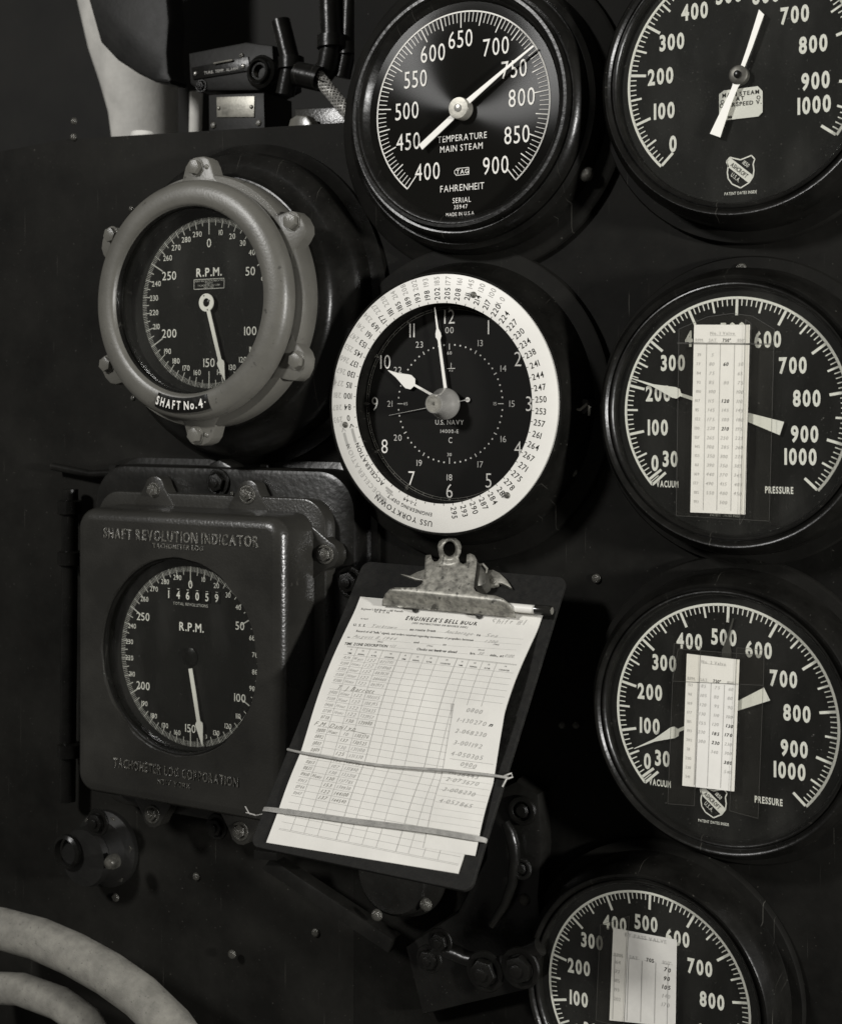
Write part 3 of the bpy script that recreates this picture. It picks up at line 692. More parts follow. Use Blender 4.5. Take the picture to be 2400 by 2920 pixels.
def rpm_dial(g, R, zd, rbig, rsmall, cbig, csmall, mk='print2'):
    t = MB()
    for i in range(300):
        a = i*1.2
        if i % 50 == 0: t.tick(a, R*.80, R, R*.014, zd)
        elif i % 10 == 0: t.tick(a, R*.885, R, R*.011, zd)
        elif i % 5 == 0: t.tick(a, R*.905, R, R*.010, zd)
        else: t.tick(a, R*.94, R, R*.0050, zd)
    flat(t, 'graduation_marks', mk, g)
    n = MB()
    for i in range(30):
        v = i*10
        if v % 50 == 0:
            x, y = pol(v*1.2, rbig*R*(1 if v % 150 == 0 else .98)); put(numeral(g, 'print', str(v), x, y, zd+.0001, cbig*R, .98, .002, .11))
        else:
            x, y = pol(v*1.2, rsmall*R); put(numeral(g, 'print', str(v), x, y, zd+.0001, csmall*R, .95, .0, .10))
    return n
R = .0806
n = rpm_dial(sg, R, zd4, .70, .83, .100, .064)
n.text('R.P.M.', 0, .36*R, zd4+.0001, .095*R, .95, .022, gap=.12); flat(n, 'lettering', 'print', sg)
n = MB()
for a_, c_ in (((-.22, .165), (.22, .165)), ((.22, .165), (.22, .278)), ((.22, .278), (-.22, .278)), ((-.22, .278), (-.22, .165))):
    n.line((a_[0]*R, a_[1]*R), (c_[0]*R, c_[1]*R), .008*R, zd4+.0001)
n.text('SHAFT REVOLUTION INDICATOR', 0, .258*R, zd4+.0001, .020*R, .9, 0); n.text('MADE BY', 0, .232*R, zd4+.0001, .018*R, 1); n.text('TACHOMETER LOG CORP.', 0, .206*R, zd4+.0001, .020*R, .9); n.text('NEW YORK', 0, .182*R, zd4+.0001, .018*R, 1)
flat(n, 'lettering', 'print2', sg)
def rpm_pointer(g, ang, R, z, start, head, tip, hubr=0):
    t_ = math.radians(ang); d = Vector((math.sin(t_), math.cos(t_))); n_ = Vector((-d.y, d.x))
    def p(r, s): q = d*r*R+n_*s*R; return (q.x, q.y)
    o_ = [p(start, .024), p(head, .026), p(head+.03, .052), p(head+.06, .050), p(tip, .004), p(tip, -.004), p(head+.06, -.050), p(head+.03, -.052), p(head, -.026), p(start, -.024)]
    b = MB(); b.prism(o_, z-.0004, z+.0004)
    if hubr: b.lathe([(hubr*.48*R, z-.0005), (hubr*R, z-.0005), (hubr*R, z+.0005), (hubr*.48*R, z+.0005)], 48, closed=True)
    return b.build('pointer', 'hand', g, smooth=0)
pp = rpm_pointer(sg, 163.6, R, zd4+.004, .10, .70, .95, .105)
MB().solid([(.05*R, zd4), (.05*R, zd4+.002), (.03*R, zd4+.003)], 24).build('hub', 'case', sg)
for x_, y_ in ((-.03, .08), (.05, .02), (.02, -.085)): fastener('round', pp, x_*R, y_*R, zd4+.0044, .0008, 'dbolt')
MB().solid([(.0862, zf4-.012), (.0862, zf4-.0108)], 96, T=T4).build('glass_pane', 'glass', sg)

# ================================================================== SHAFT REVOLUTION INDICATOR (lower left)
CL = crop(180, 1280, 1.929); CM = crop(180, 2150, 1.736)
hF, hG = .100, .052
X, Z = P(543, 1872, .084)
sb = thing('revolution_indicator', 'square dark grey revolution indicator box with R.P.M. dial and counter at lower left', 'gauge', X, Z)
x0 = at(sb, 214, 1800, hF)[0]; x1 = at(sb, 812, 1800, hF-.006)[0]+.002; y1 = at(sb, 520, 1462, hF)[1]; y0 = at(sb, 520, 2312, hF)[1]
fnb = rrect(x0, y0, x1, y1, .020)
gx, gy = at(sb, 502, 1873, hF)
# body walls + rounded shoulders, with a front plate that carries the round opening
loops = bevel_loops(fnb, [(-.0015, hG), (-.0012, hG+.004), (0, hG+.008), (0, hF-.011), (.0012, hF-.0062), (.0042, hF-.0022), (.0085, hF-.0004), (.0110, hF)])
b = MB(); b.levels(loops, cap=False)
inner = [(p[0], p[1]) for p in loops[-1]]; RH = .0940
vs = [Vector(p) for p in inner]; nI = len(vs); ed = [(i, (i+1) % nI) for i in range(nI)]
cir = [Vector((gx+RH*math.cos(2*math.pi*i/96), gy+RH*math.sin(2*math.pi*i/96))) for i in range(96)]; ed += [(nI+i, nI+(i+1) % 96) for i in range(96)]
r_ = delaunay_2d_cdt(vs+cir, ed, [], 1, 1e-7)
b.add([(v.x, v.y, hF) for v in r_[0]], [tuple(f) for f in r_[2] if (sum((r_[0][i] for i in f), Vector((0, 0)))/len(f)-Vector((gx, gy))).length > RH*.985])
b.lathe([(RH, hF), (RH-.0012, hF-.0010), (RH-.0018, hF-.004), (RH-.0018, .0835)], 96, T=TR(gx, gy, 0))
bx = b.build('cover_box', 'box', sb)
MB().lathe([(RH-.0020, hF-.003), (RH-.0034, hF-.0035), (RH-.0036, hF-.007), (RH-.0022, hF-.008), (RH-.0022, .0838)], 96, T=TR(gx, gy, 0)).build('inner_sleeve', 'case', sb)
b = MB(); b.levels(bevel_loops(rrect(x0-.014, y0-.014, x1+.014, y1+.014, .026), [(0, hG-.016), (0, hG-.002), (.0008, hG-.0004), (.002, hG)])); fl = b.build('flange', 'box', sb)
b = MB(); b.levels(bevel_loops(rrect(x0-.034, y0-.030, x1+.036, y1+.040, .040), [(-.006, 0), (-.006, .006), (0, .008), (0, .030), (.002, .0345), (.006, .036)])); b.build('housing', 'cast', sb)
def lug(cx, cy, ang, m='box', s=1.0, nm='lug', par=None, z=hG):
    t_ = math.radians(ang); c_, s_ = math.cos(t_), math.sin(t_)
    pts = [(-.026, -.016), (-.012, .004), (-.009, .010), (-.003, .0135), (.004, .0135), (.010, .010), (.013, .003), (.026, -.016)]
    b = MB(); b.prism([(cx+(x*c_-y*s_)*s, cy+(x*s_+y*c_)*s) for x, y in pts], z-.013, z+.0012, .0015); return b.build(nm, m, par or fl)
for (px_, py_), ang, kx in (((437, 1397), 0, 'hex'), ((704, 1410), 0, 'hexcup'), ((926, 1581), -90, 'hexcup'), ((926, 2010), -90, 'hexcup'), ((433, 2323), 180, 'hexcup'), ((684, 2371), 180, 'hexcup')):
    x, y = at(sb, px_, py_, hG+.002); lg = lug(x, y, ang)
    fastener(kx, lg, x, y, hG+.001, .0062, 'dbolt', random.uniform(0, 1))
x, y = at(sb, 665, 1407, hG); fastener('round', sb, x, y, hG+.001, .0022, 'dbolt')
for px_, py_, r_ in ((598, 1378, .013), (976, 1664, .014), (595, 2368, .012)):
    x, y = at(sb, px_, py_, .05); fastener('hexcup', sb, x, y, .036, r_*.72, 'case', random.uniform(0, 1), name='bolt')
x, y = at(sb, 615, 1345, .03)
b = MB(); b.prism([(x-.03, y-.03), (x-.016, y-.004), (x-.008, y+.008), (x+.004, y+.012), (x+.018, y+.006), (x+.03, y-.008), (x+.05, y-.014), (x+.05, y-.03)], .006, .030, .003); b.build('casting_boss', 'cast', sb)
# cast lettering
b = MB(); cs = MB()
def cast(s_, pa, pb, cap, xs, deep=.0009):
    a_ = at(sb, *pa, hF); c_ = at(sb, *pb, hF); W_ = c_[0]-a_[0]
    gl, w0 = layout(s_, .012, 0, .16); k_ = cap/.69; sx = W_/(w0*k_)
    for dx, vs, fs, q_, r2 in gl:
        top = [((vx+dx)*k_*sx+a_[0], (vy-.345)*k_+(a_[1]+c_[1])/2, hF+deep) for vx, vy in vs]
        bot = [(x_, y_, hF-.0002) for x_, y_, z_ in top]; n_ = len(top)
        cnt = {}
        for f in fs:
            for i in range(len(f)):
                e = (f[i], f[(i+1) % len(f)]); cnt[e] = cnt.get(e, 0)+1
        side = [(e[0], e[1], e[1]+n_, e[0]+n_) for e in cnt if (e[1], e[0]) not in cnt]
        top = [(x_+random.uniform(-.0003, .0003), y_+random.uniform(-.0003, .0003), z_+random.uniform(-.0004, .0005)) for x_, y_, z_ in top]
        cs.add(top+bot, [tuple(f) for f in fs]+side)
cast('SHAFT REVOLUTION INDICATOR', CL(225, 470), CL(1075, 500), .0098, 1)
cast('TACHOMETER LOG', CL(495, 532), CL(770, 545), .0044, 1)
cast('TACHOMETER LOG CORPORATION', CM(252, 62), CM(868, 118), .0085, 1)
cast('NEW YORK', CM(470, 138), CM(632, 158), .0045, 1)
M['castletter'] = mat('worn_glint_speckled_letters', .07, .16, bump=(1500, 1.0), var=(700, .2, 2.6))  # lighter tone and strong speckle paint sparkling highlights onto the worn letters
cs.build('cast_lettering', 'castletter', bx, smooth=20)['kind'] = 'stuff'
# dial
zl = .084; MB().disk(RH, zl-.0005, T=TR(gx*.5, gy*.5, 0)).build('dial_face', 'ldial', sb)
R = .0852
n = rpm_dial(sb, R, zl, .80, .885, .088, .055)
n.text('R.P.M.', .015*R, .325*R, zl+.0001, .092*R, .92, .018, gap=.12); flat(n, 'lettering', 'print', sb)
n = MB(); n.text('TOTAL REVOLUTIONS', 0, .575*R, zl+.0001, .032*R, .95, 0, gap=.14); flat(n, 'lettering', 'print2', sb)
for i, d_ in enumerate('146059'):
    xx = (-.30+.134*i)*R
    b = MB(); b.prism([(xx-.042*R, .612*R), (xx+.042*R, .612*R), (xx+.042*R, .742*R), (xx-.042*R, .742*R)], zl-.0004, zl+.0006, .0002); dw = b.build('counter_wheel', 'case', sb)
    b = MB(); b.text(d_, xx, .674*R, zl+.0008, .085*R, .85, .02); b.line((xx-.015*R, .737*R), (xx+.015*R, .737*R), .006*R, zl+.0008); flat(b, 'digit', 'print', dw)
rpm_pointer(sb, 168.4, R, zl+.003, .13, .71, .985)
MB().solid([(.10*R, zl), (.10*R, zl+.0015), (.05*R, zl+.0032)], 32).build('hub', 'case', sb)
for x_, y_ in ((-.05, .03), (.0, .035)): fastener('round', sb, x_*R, y_*R, zl+.002, .0007, 'dbolt')
MB().solid([(RH-.0030, .0900), (RH-.0030, .0912)], 96, T=TR(gx, gy, 0)).build('glass_pane', 'glass', sb)

# ================================================================== CLIPBOARD
CB = crop(700, 1500, 1.8083); CK = crop(1050, 1520, 3.858); CW = crop(700, 2050, 2.48)
BO = Vector((.06310492, -.04, -.14421910)); BT, BR = .66579215, -.01612968
ex0 = Vector((1, 0, 0)); ey0 = Vector((0, math.sin(BT), math.cos(BT)))
EX = ex0*math.cos(BR)+ey0*math.sin(BR); EY = -ex0*math.sin(BR)+ey0*math.cos(BR); EN = EX.cross(EY)
BM = Matrix((( EX.x, EY.x, EN.x), (EX.y, EY.y, EN.y), (EX.z, EY.z, EN.z)))
def loc(p, w_=0.0):
    r = VD + VR*(p[0]-PX)/F - VU*(p[1]-PY)/F
    oo = BO + EN*w_; t = (oo-CAM).dot(EN)/r.dot(EN); q = CAM+r*t-oo
    return q.dot(EX), q.dot(EY)
def bthing(name, label, cat, w_=0, group=None):
    o = bpy.data.objects.new(name, None); COL.objects.link(o); o.empty_display_size = .02
    o.location = BO+EN*w_; o.rotation_euler = BM.to_euler(); tag(o, label, cat, group); return o
cb = bthing('clipboard', 'dark hardboard clipboard with steel clip hanging below the clock', 'clipboard')
bw = .2028; bl = .2737
bt = MB(); bt.levels(bevel_loops(rrect(-bw/2, -bl, bw/2, 0, .008), [(.0004, -.0040), (0, -.0036), (0, -.0004), (.0004, 0)])); bt.build('board', 'board', cb)
# clip plate
raw = [(150, 800), (152, 745), (185, 672), (235, 618), (290, 598), (400, 600), (530, 597), (585, 560), (610, 500), (618, 400), (624, 300), (630, 243), (685, 240), (695, 285), (725, 316), (762, 310), (785, 275), (768, 210), (760, 145), (778, 92), (820, 62), (890, 50),
       (960, 58), (1003, 92), (1025, 150), (1015, 220), (990, 275), (1003, 320), (1042, 342), (1078, 325), (1082, 240), (1115, 222), (1165, 245), (1190, 295), (1180, 400), (1165, 500), (1155, 600), (1180, 640), (1250, 670), (1400, 690), (1480, 720),
       (1550, 790), (1590, 860), (1618, 935), (1400, 912), (1000, 876), (700, 848), (400, 822)]
def subdiv(L, n=2):
    o = []
    for i in range(len(L)):
        a, c = L[i], L[(i+1) % len(L)]
        for k_ in range(n): o.append((a[0]+(c[0]-a[0])*k_/n, a[1]+(c[1]-a[1])*k_/n))
    return o
raw = subdiv(raw, 2)
def wclip(x, y):
    base = 705+.105*(x-150)      # where the foot of the clip turns down towards the sheet
    t = max(0, min(1, (y-base+110)/205)); s = t*t*(3-2*t)
    return .0195-.0145*s
hole = [(890+68*math.cos(2*math.pi*i/28), 172+82*math.sin(2*math.pi*i/28)) for i in range(28)]
def inside(x, y, poly):
    c = False
    for i in range(len(poly)):
        a, d = poly[i], poly[i-1]
        if (a[1] > y) != (d[1] > y) and x < (d[0]-a[0])*(y-a[1])/(d[1]-a[1])+a[0]: c = not c
    return c
grid = [(x, y) for x in range(165, 1620, 34) for y in range(65, 930, 30) if inside(x, y, raw) and not inside(x, y, hole)
        and min((x-p[0])**2+(y-p[1])**2 for p in raw+hole) > 220]
allp = raw+hole+grid; n1, n2_ = len(raw), len(hole)
ed = [(i, (i+1) % n1) for i in range(n1)]+[(n1+i, n1+(i+1) % n2_) for i in range(n2_)]
r_ = delaunay_2d_cdt([Vector(p) for p in allp], ed, [], 1, 1e-6)
def fmid(f): return sum((r_[0][i] for i in f), Vector((0, 0)))/len(f)
def cpt(v):
    x, y = v.x, v.y
    w_ = wclip(x, y)
    if x < 625+12 and 243 < y < 600: w_ -= .0
    if y < 330 and 755 < x < 1030:                      # rolled eye round the hanging hole
        d_ = math.hypot((x-890)/1.0, (y-172)/1.15); w_ += .0028*max(0, 1-((d_-100)/38)**2)
    lx, ly = loc(CK(x, y), w_); return (lx, ly, w_)
b = MB(); b.add([cpt(v) for v in r_[0]], [tuple(f)[::-1] for f in r_[2] if not inside(*fmid(f), hole) and inside(*fmid(f), raw)])
pz = b.f[0]; va = [Vector(b.v[i]) for i in pz[:3]]
if (va[1]-va[0]).cross(va[2]-va[0]).z < 0: b.f = [f[::-1] for f in b.f]
cl = b.build('clip', 'steel', cb, smooth=60, recalc=False)
md = cl.modifiers.new('thickness', 'SOLIDIFY'); md.thickness = .0011; md.offset = -1
def cpoly(pts, w_): return [loc(CK(x, y), w_) for x, y in pts]
def ext(pts, w0, w1, m, nm, par, bev=.0004):
    b = MB(); b.prism(cpoly(pts, w1), w0, w1, bev); return b.build(nm, m, par)
ext([(1188, 296), (1222, 340), (1262, 395), (1292, 450), (1296, 500), (1280, 545), (1240, 578), (1160, 585), (1120, 500), (1130, 300)], .002, .0150, 'dsteel', 'side_cheek', cl, .0015)
bp = ext([(1235, 575), (1285, 480), (1292, 405), (1370, 403), (1440, 438), (1520, 515), (1578, 606), (1530, 582), (1470, 552), (1428, 545), (1418, 570), (1360, 583)], .0005, .0040, 'steel', 'base_plate', cl)
x, y = loc(CK(1375, 530), .004); fastener('ring', bp, x, y, .0040, .0022, 'steel', name='rivet')
ext([(355, 452), (400, 455), (455, 468), (540, 425), (620, 398), (625, 524), (520, 512), (450, 488)], .0005, .0035, 'steel', 'base_plate', cl)
b = MB(); x, y = loc(CK(1085, 300), .012); x2, y2 = loc(CK(690, 270), .012)
b.tube([(x2+.003, y2-.006, .0115), (x, y-.006, .0115), (x+.012, y-.008, .0115)], .0034, 14); b.build('spring_barrel', 'cap', cl)
x, y = loc(CK(1265, 350), .010); b = MB(); b.tube([(x-.006, y-.001, .010), (x, y, .011), (x+.004, y-.003, .009), (x+.003, y-.006, .007)], .0012, 8); b.build('spring_end', 'steel', cl)
for cxy in ((505, 842), (1206, 908)):
    x, y = loc(CK(*cxy), .0045); b = MB(); b.solid([(.0030, .0015), (.0034, .0030), (.0028, .0050)], 20, T=TR(x, y+.0012, 0)); b.build('rubber_foot', 'cap', cl)

# sheet of paper
def wpap(x, y):
    t = (-y-.050)/(.190-.050)
    u = 0
    if 0 < t < 1: u = .0085*math.sin(math.pi*t)**1.2
    t2 = (-y-.190)/(.053)
    if 0 < t2 < 1: u += .0016*math.sin(math.pi*t2)
    return u*(1+.9*(x/.09)**1 * .25)
pa = bthing('bell_book_sheet', 'ruled engineer\'s bell book sheet with pencilled figures clamped on the clipboard', 'sheet of paper', .0012)
tl, tr_, br_, bl_ = (-.0893, -.0375), (.0905, -.0372), (.0925, -.2585), (-.0862, -.2688)
def grid_sheet(c, nu, nv, fn, z0, th, notch=0):
    vs = []; fs = []
    for j in range(nv+1):
        for i in range(nu+1):
            u, v = i/nu, j/nv
            x = (c[0][0]*(1-u)+c[1][0]*u)*(1-v)+(c[3][0]*(1-u)+c[2][0]*u)*v
            y = (c[0][1]*(1-u)+c[1][1]*u)*(1-v)+(c[3][1]*(1-u)+c[2][1]*u)*v
            vs.append((x, y, z0+fn(x, y)))
    for j in range(nv):
        for i in range(nu):
            a = j*(nu+1)+i; fs.append((a, a+nu+1, a+nu+2, a+1))
    return vs, fs
cor = (tl, tr_, (.0880, -.2625), bl_)
for k_ in range(2):
    b = MB(); b.add(*grid_sheet(cor, 20, 40, wpap, -.0006*(1-k_), 0)); 
    s_ = b.build('top_sheet' if k_ else 'under_sheet', 'paper', pa, smooth=80, recalc=False)
    md = s_.modifiers.new('thickness', 'SOLIDIFY'); md.thickness = .0003; md.offset = -1; md.use_rim = False
top = s_
ru = MB(); pr = MB(); hw = MB(); hd = MB(); Z1 = .00012
gx0, gx1 = -.0790, .0858; gyt, gyh, gy0, gy1 = -.0900, -.0985, -.1000, -.2555
cw = [0, .0112, .0242, .0372, .0552]; cols = []
for s3 in range(3): cols += [gx0+(gx1-gx0)*(s3*.0552+c)/.1656 for c in cw[:4]]
cols.append(gx1)
NR = 28; dy = (gyh-gy1)/NR
for j in range(NR+1): ru.line((gx0, gyh-dy*j), (gx1, gyh-dy*j), .00030, Z1, wpap, 12)
ru.line((gx0, gyt), (gx1, gyt), .00045, Z1, wpap, 12); ru.line((gx0, gyt-.0008), (gx1, gyt-.0008), .0003, Z1, wpap, 12); ru.line((gx0, gy1-.0010), (gx1, gy1-.0010), .0003, Z1, wpap, 12)
for i, x in enumerate(cols):
    if i in (0, 12): continue
    ru.line((x, gyt), (x, gy1), .00050 if i % 4 == 0 else .00028, Z1, wpap, 36)
for i in range(12):
    x = (cols[i]+cols[i+1])/2; pr.text(('TIME', 'SIGNAL', 'R.P.M.', 'COUNTER')[i % 4], x, gyh+.0018, Z1, .0014, .95, .01, fn=wpap); pr.text('(%d)' % (i % 4+1), x, gyt-.0028, Z1, .0012, .9, .01, fn=wpap)
def pt(x, y):      # photo (crop b) position on the curved sheet
    w_ = .0012
    for _ in range(4):
        q = loc(CB(x, y), w_); w_ = .0012+Z1+wpap(q[0], q[1])
    return q
def ptext(mb, s_, pa_, pb_, cap, bold=0, shear=0, gap=.12, jit=0):
    a_ = Vector(pt(*pa_)); c_ = Vector(pt(*pb_)); gl, w0 = layout(s_, bold, shear, gap); k_ = cap/.69; xs = (c_-a_).length/(w0*k_)
    mb.text(s_, (a_.x+c_.x)/2, (a_.y+c_.y)/2, Z1, cap, xs, bold, shear, gap, rot=math.atan2((c_-a_).y, (c_-a_).x), fn=wpap, jit=jit)
def pline(mb, pa_, pb_, w_): mb.line(pt(*pa_), pt(*pb_), w_, Z1, wpap, 6)
ptext(pr, 'ENGINEER\'S BELL BOOK', (827, 474), (1198, 503), .0042, .03, .25, .16)
ptext(pr, '(SEE INSTRUCTIONS ON REVERSE SIDE)', (860, 500), (1145, 523), .0018, .02, .2, .14)
ptext(pr, 'Engineer\'s Bell Book—All Vessels', (597, 427), (812, 440), .0020, .012, 0); ptext(pr, 'N. B. S. 116', (665, 441), (742, 447), .0020, .012, 0)
ptext(pr, '10-4669', (595, 478), (632, 480), .0013, 0, 0)
ptext(pr, 'U. S. S.', (557, 509), (620, 514), .0027, .015); ptext(pr, 'en route from', (848, 533), (980, 541), .0026, .02); ptext(pr, 'to', (1192, 561), (1212, 563), .0026, .02)
ptext(pr, 'Record of all "bells," signals, and orders received regarding movement of propellers between', (572, 541), (1175, 589), .0022, .01, 0, .10)
ptext(pr, 'on', (526, 572), (538, 573), .0018, .01); ptext(pr, 'and', (868, 599), (894, 601), .0021, .01); ptext(pr, 'on', (1018, 611), (1034, 612), .0021, .01)
for s_, a_, c_ in (('(Date)', (682, 596), (708, 598)), ('(Time)', (935, 617), (965, 619)), ('(Date)', (1200, 638), (1232, 640)), ('(Time)', (1278, 610), (1306, 612))): ptext(pr, s_, a_, c_, .0013, .01)
ptext(pr, 'TIME ZONE DESCRIPTION', (511, 606), (732, 620), .0027, .015); ptext(pr, 'Clocks set back or ahead', (884, 634), (1089, 650), .0025, .02)
pline(pr, (972, 641), (1036, 646), .0005)
ptext(pr, 'hrs.', (1158, 656), (1186, 658), .0025, .02); ptext(pr, 'min., at', (1262, 665), (1330, 671), .0025, .02)
for a_, c_ in (((625, 522), (835, 536)), ((985, 546), (1185, 562)), ((1218, 567), (1432, 584)), ((545, 578), (850, 602)), ((900, 606), (1010, 614)), ((1040, 617), (1395, 640)), ((1180, 594), (1420, 612)), ((740, 626), (865, 636)), ((1095, 656), (1145, 660)), ((1190, 663), (1250, 668)), ((1335, 675), (1385, 680))):
    pline(ru, a_, c_, .0002)
for s_, a_, c_, cp in (('Yorktown', (655, 514), (780, 524), .0036), ('Anchorage', (1030, 544), (1172, 556), .0036), ('Sea', (1240, 561), (1300, 567), .0036), ('August 8, 1944', (555, 567), (780, 583), .0032), ('Shift #1', (1265, 491), (1448, 499), .0056), ('+11', (742, 618), (775, 620), .0030),
                       ('30', (1198, 657), (1228, 659), .003), ('0100', (1338, 667), (1384, 672), .0028), ('1200', (1235, 593), (1300, 598), .0028)):
    ptext(hw, s_, a_, c_, cp, -.004, .5, .08)
rows = [('A.M.', 'Watts', '122', '071701'), ('0200', 'Hour', '122', '078960'), ('0200', 'Hour', '122', '083020'), ('0300', 'Hour', '122', '086660'), ('0300', 'Hour', '122', '093975'), None, ('0400', 'Hour', '122', '101115'), ('0500', 'Hour', '122', '108395'), ('0600', 'Hour', '122', '115635'),
        ('0700', 'Hour', '122', '122957'), ('0758', '', '130', '129980'), None, ('0800', 'Hour', '10', '130270'), ('0802', '', '137', '130525'), ('0807', '', '130', '131100'), ('0809', '', '125', '131330'), ('0812', '', '130', '131750'), ('0813', '', '107', '131860'), ('0835', '', '130', '133210'),
        ('0910', 'Hour', '130', '137785'), ('0913', '', '153', '139930'), ('0944', '', '122', '144100'), ('0947', '', '137', '144540')]
for j, r in enumerate(rows):
    if not r: continue
    y = gyh-dy*(j+.52)
    for i, s_ in enumerate(r):
        if not s_: continue
        x = (cols[i]+cols[i+1])/2-.0005; wd = (cols[i+1]-cols[i])*.74
        gl, w0 = layout(s_, 0, .35, .1); cp = .0027+.0004*random.random(); xs = wd/(w0*cp/.69)
        (hw if j < 10 or random.random() < .4 else hd).text(s_, x, y, Z1, cp, min(xs, 1.15), .0 if j > 9 else -.004, .35, .1, rot=random.uniform(-.03, .03), fn=wpap, jit=.1)
y = gyh-dy*5.6; hd.text('T J Barrott', cols[2]+.0025, y, Z1, .0038, 1.15, -.004, .45, .06, fn=wpap)
y = gyh-dy*11.6; hd.text('F.M. Danilyn', cols[1]+.006, y, Z1, .0037, 1.15, -.002, .5, .05, fn=wpap)
hd.line((cols[3]-.004, y-.0015), (cols[3]+.012, y-.003), .0004, Z1, wpap, 4)
M['pencil_dark'] = mat('dark_pencil_mark', .20, .7, spec=.1)
flat(ru, 'ruled_lines', 'rule', top); flat(pr, 'printed_heading', 'ink', top); flat(hw, 'faint_handwriting', 'pencil', top); flat(hd, 'dark_handwriting', 'pencil_dark', top)

# note slip
sl_ = bthing('note_slip', 'narrow note slip with column of pencilled counter figures lying at right of the ruled sheet', 'note', .0014)
wsl = lambda x, y: wpap(x, y)+.0002+(.0010 if y > -.145 else 0)*max(0, (y+.145)/.013)
sc4 = [loc(CB(*c), .0036) for c in ((1107, 942), (1370, 975), (1178, 1697), (912, 1655))]
sc4 = [(sc4[0][0]-.002, sc4[0][1]), (sc4[1][0]-.002, sc4[1][1]), sc4[2], sc4[3]]
b = MB(); b.add(*grid_sheet(sc4, 10, 30, wsl, 0, 0)); s_ = b.build('slip_sheet', 'paper', sl_, smooth=80, recalc=False)
md = s_.modifiers.new('thickness', 'SOLIDIFY'); md.thickness = .0002; md.offset = -1; md.use_rim = False
hh = MB(); hr = MB(); hk = MB()
def sq(u, v):
    a = Vector(sc4[0])*(1-u)+Vector(sc4[1])*u; c = Vector(sc4[3])*(1-u)+Vector(sc4[2])*u; return a*(1-v)+c*v
for i, (s_t, v, u) in enumerate((('0800', .035, .42), ('1-130270', .11, .40), ('2-068230', .185, .42), ('3-001192', .265, .40), ('4-050305', .34, .42), ('0900', .40, .48), ('1-138443', .465, .42), ('2-073670', .515, .42), ('3-008230', .59, .42), ('4-057865', .675, .42))):
    q = sq(u, v); hh.text(s_t, q.x, q.y, .00014, .0034, 1.2, .0, .3, .14, rot=-.02, fn=wsl, jit=.1)
q = sq(.78, .115); hk.text('n', q.x, q.y, .00014, .003, 1.5, .03, .4, fn=wsl)
for v in (.375, .42): hh.line(sq(.1 if v < .4 else .38, v), sq(.95 if v < .4 else .62, v), .0003, .00014, wsl, 4)
for v in [.46+.045*i for i in range(11)]: hr.line(sq(.02, v), sq(.98, v), .0002, .00014, wsl, 4)
flat(hh, 'pencilled_figures', 'pencil', s_); flat(hr, 'ruled_lines', 'greyink', s_); flat(hk, 'ink_mark', 'ink', s_)

# rubber bands
def onb(C, x, y, w_): q = loc(C(x, y), w_); return (q[0], q[1], w_)
def band(name, label, pts, C, r, m, strands, knot=None):
    t = bthing(name, label, 'rubber band', 0, 'bands stretched across the clipboard')
    b = MB()
    for s in range(strands):
        off = (s-(strands-1)/2)*r*1.65; q = []
        for i, (x, y, w_) in enumerate(pts):
            p = onb(C, x, y, w_); q.append((p[0], p[1]+off*(.55+.45*math.sin(math.pi*(i+.5)/len(pts)) if strands > 1 else 1), p[2]+random.uniform(-.0002, .0002)))
        # smooth
        q2 = []
        for i in range(len(q)-1):
            for k_ in range(6):
                t_ = k_/6; p0 = q[max(i-1, 0)]; p1 = q[i]; p2 = q[i+1]; p3 = q[min(i+2, len(q)-1)]
                q2.append(tuple(.5*((2*p1[j])+(-p0[j]+p2[j])*t_+(2*p0[j]-5*p1[j]+4*p2[j]-p3[j])*t_**2+(-p0[j]+3*p1[j]-3*p2[j]+p3[j])*t_**3) for j in range(3)))
        q2.append(q[-1]); b.tube(q2, r, 8)
    b.build('loop', m, t, smooth=60)
    return t
bn1 = band('rubber_band', 'thin upper band stretched across the middle of the clipboard with a knot at right', [(303, 216, -.003), (308, 220, .0012), (400, 240, .0042), (640, 282, .0045), (930, 327, .0045), (1200, 352, .0050), (1430, 367, .0066), (1560, 380, .0066), (1640, 388, .0058), (1736, 400, .0046), (1830, 414, .0030), (1850, 419, .0010), (1856, 421, -.003)], CW, .00115, 'band', 1)
kx = onb(CB, 1350, 1300, -.001); b = MB(); b.tube([(kx[0]-.002, kx[1], .0015), (kx[0]+.001, kx[1]+.001, .003), (kx[0]+.003, kx[1]+.0035, .001), (kx[0]+.0045, kx[1]+.001, 0), (kx[0]+.001, kx[1]-.002, .002), (kx[0]-.001, kx[1]-.0085, .001)], .0007, 8); b.build('knot', 'string', bn1)
bn2 = band('rubber_band', 'broad lower band of several strands stretched across the foot of the clipboard', [(133, 645, -.003), (140, 640, .001), (250, 652, .0036), (500, 686, .0042), (750, 722, .0042), (1000, 753, .0042), (1300, 792, .0046), (1600, 842, .0046), (1690, 860, .001), (1700, 872, -.003)], CW, .00070, 'band', 4)
k0 = onb(CW, 128, 672, -.004); b = MB()
for dx, dyy in ((-.028, .004), (-.024, -.002), (-.018, -.003)):
    b.tube([k0, (k0[0]-.006, k0[1]-.003, k0[2]+.001), (k0[0]+dx*.5, k0[1]-.002, k0[2]), (k0[0]+dx*.75, k0[1]+dyy*.8, k0[2]-.001)], .0005, 6)
b.build('frayed_end', 'string', bn2)
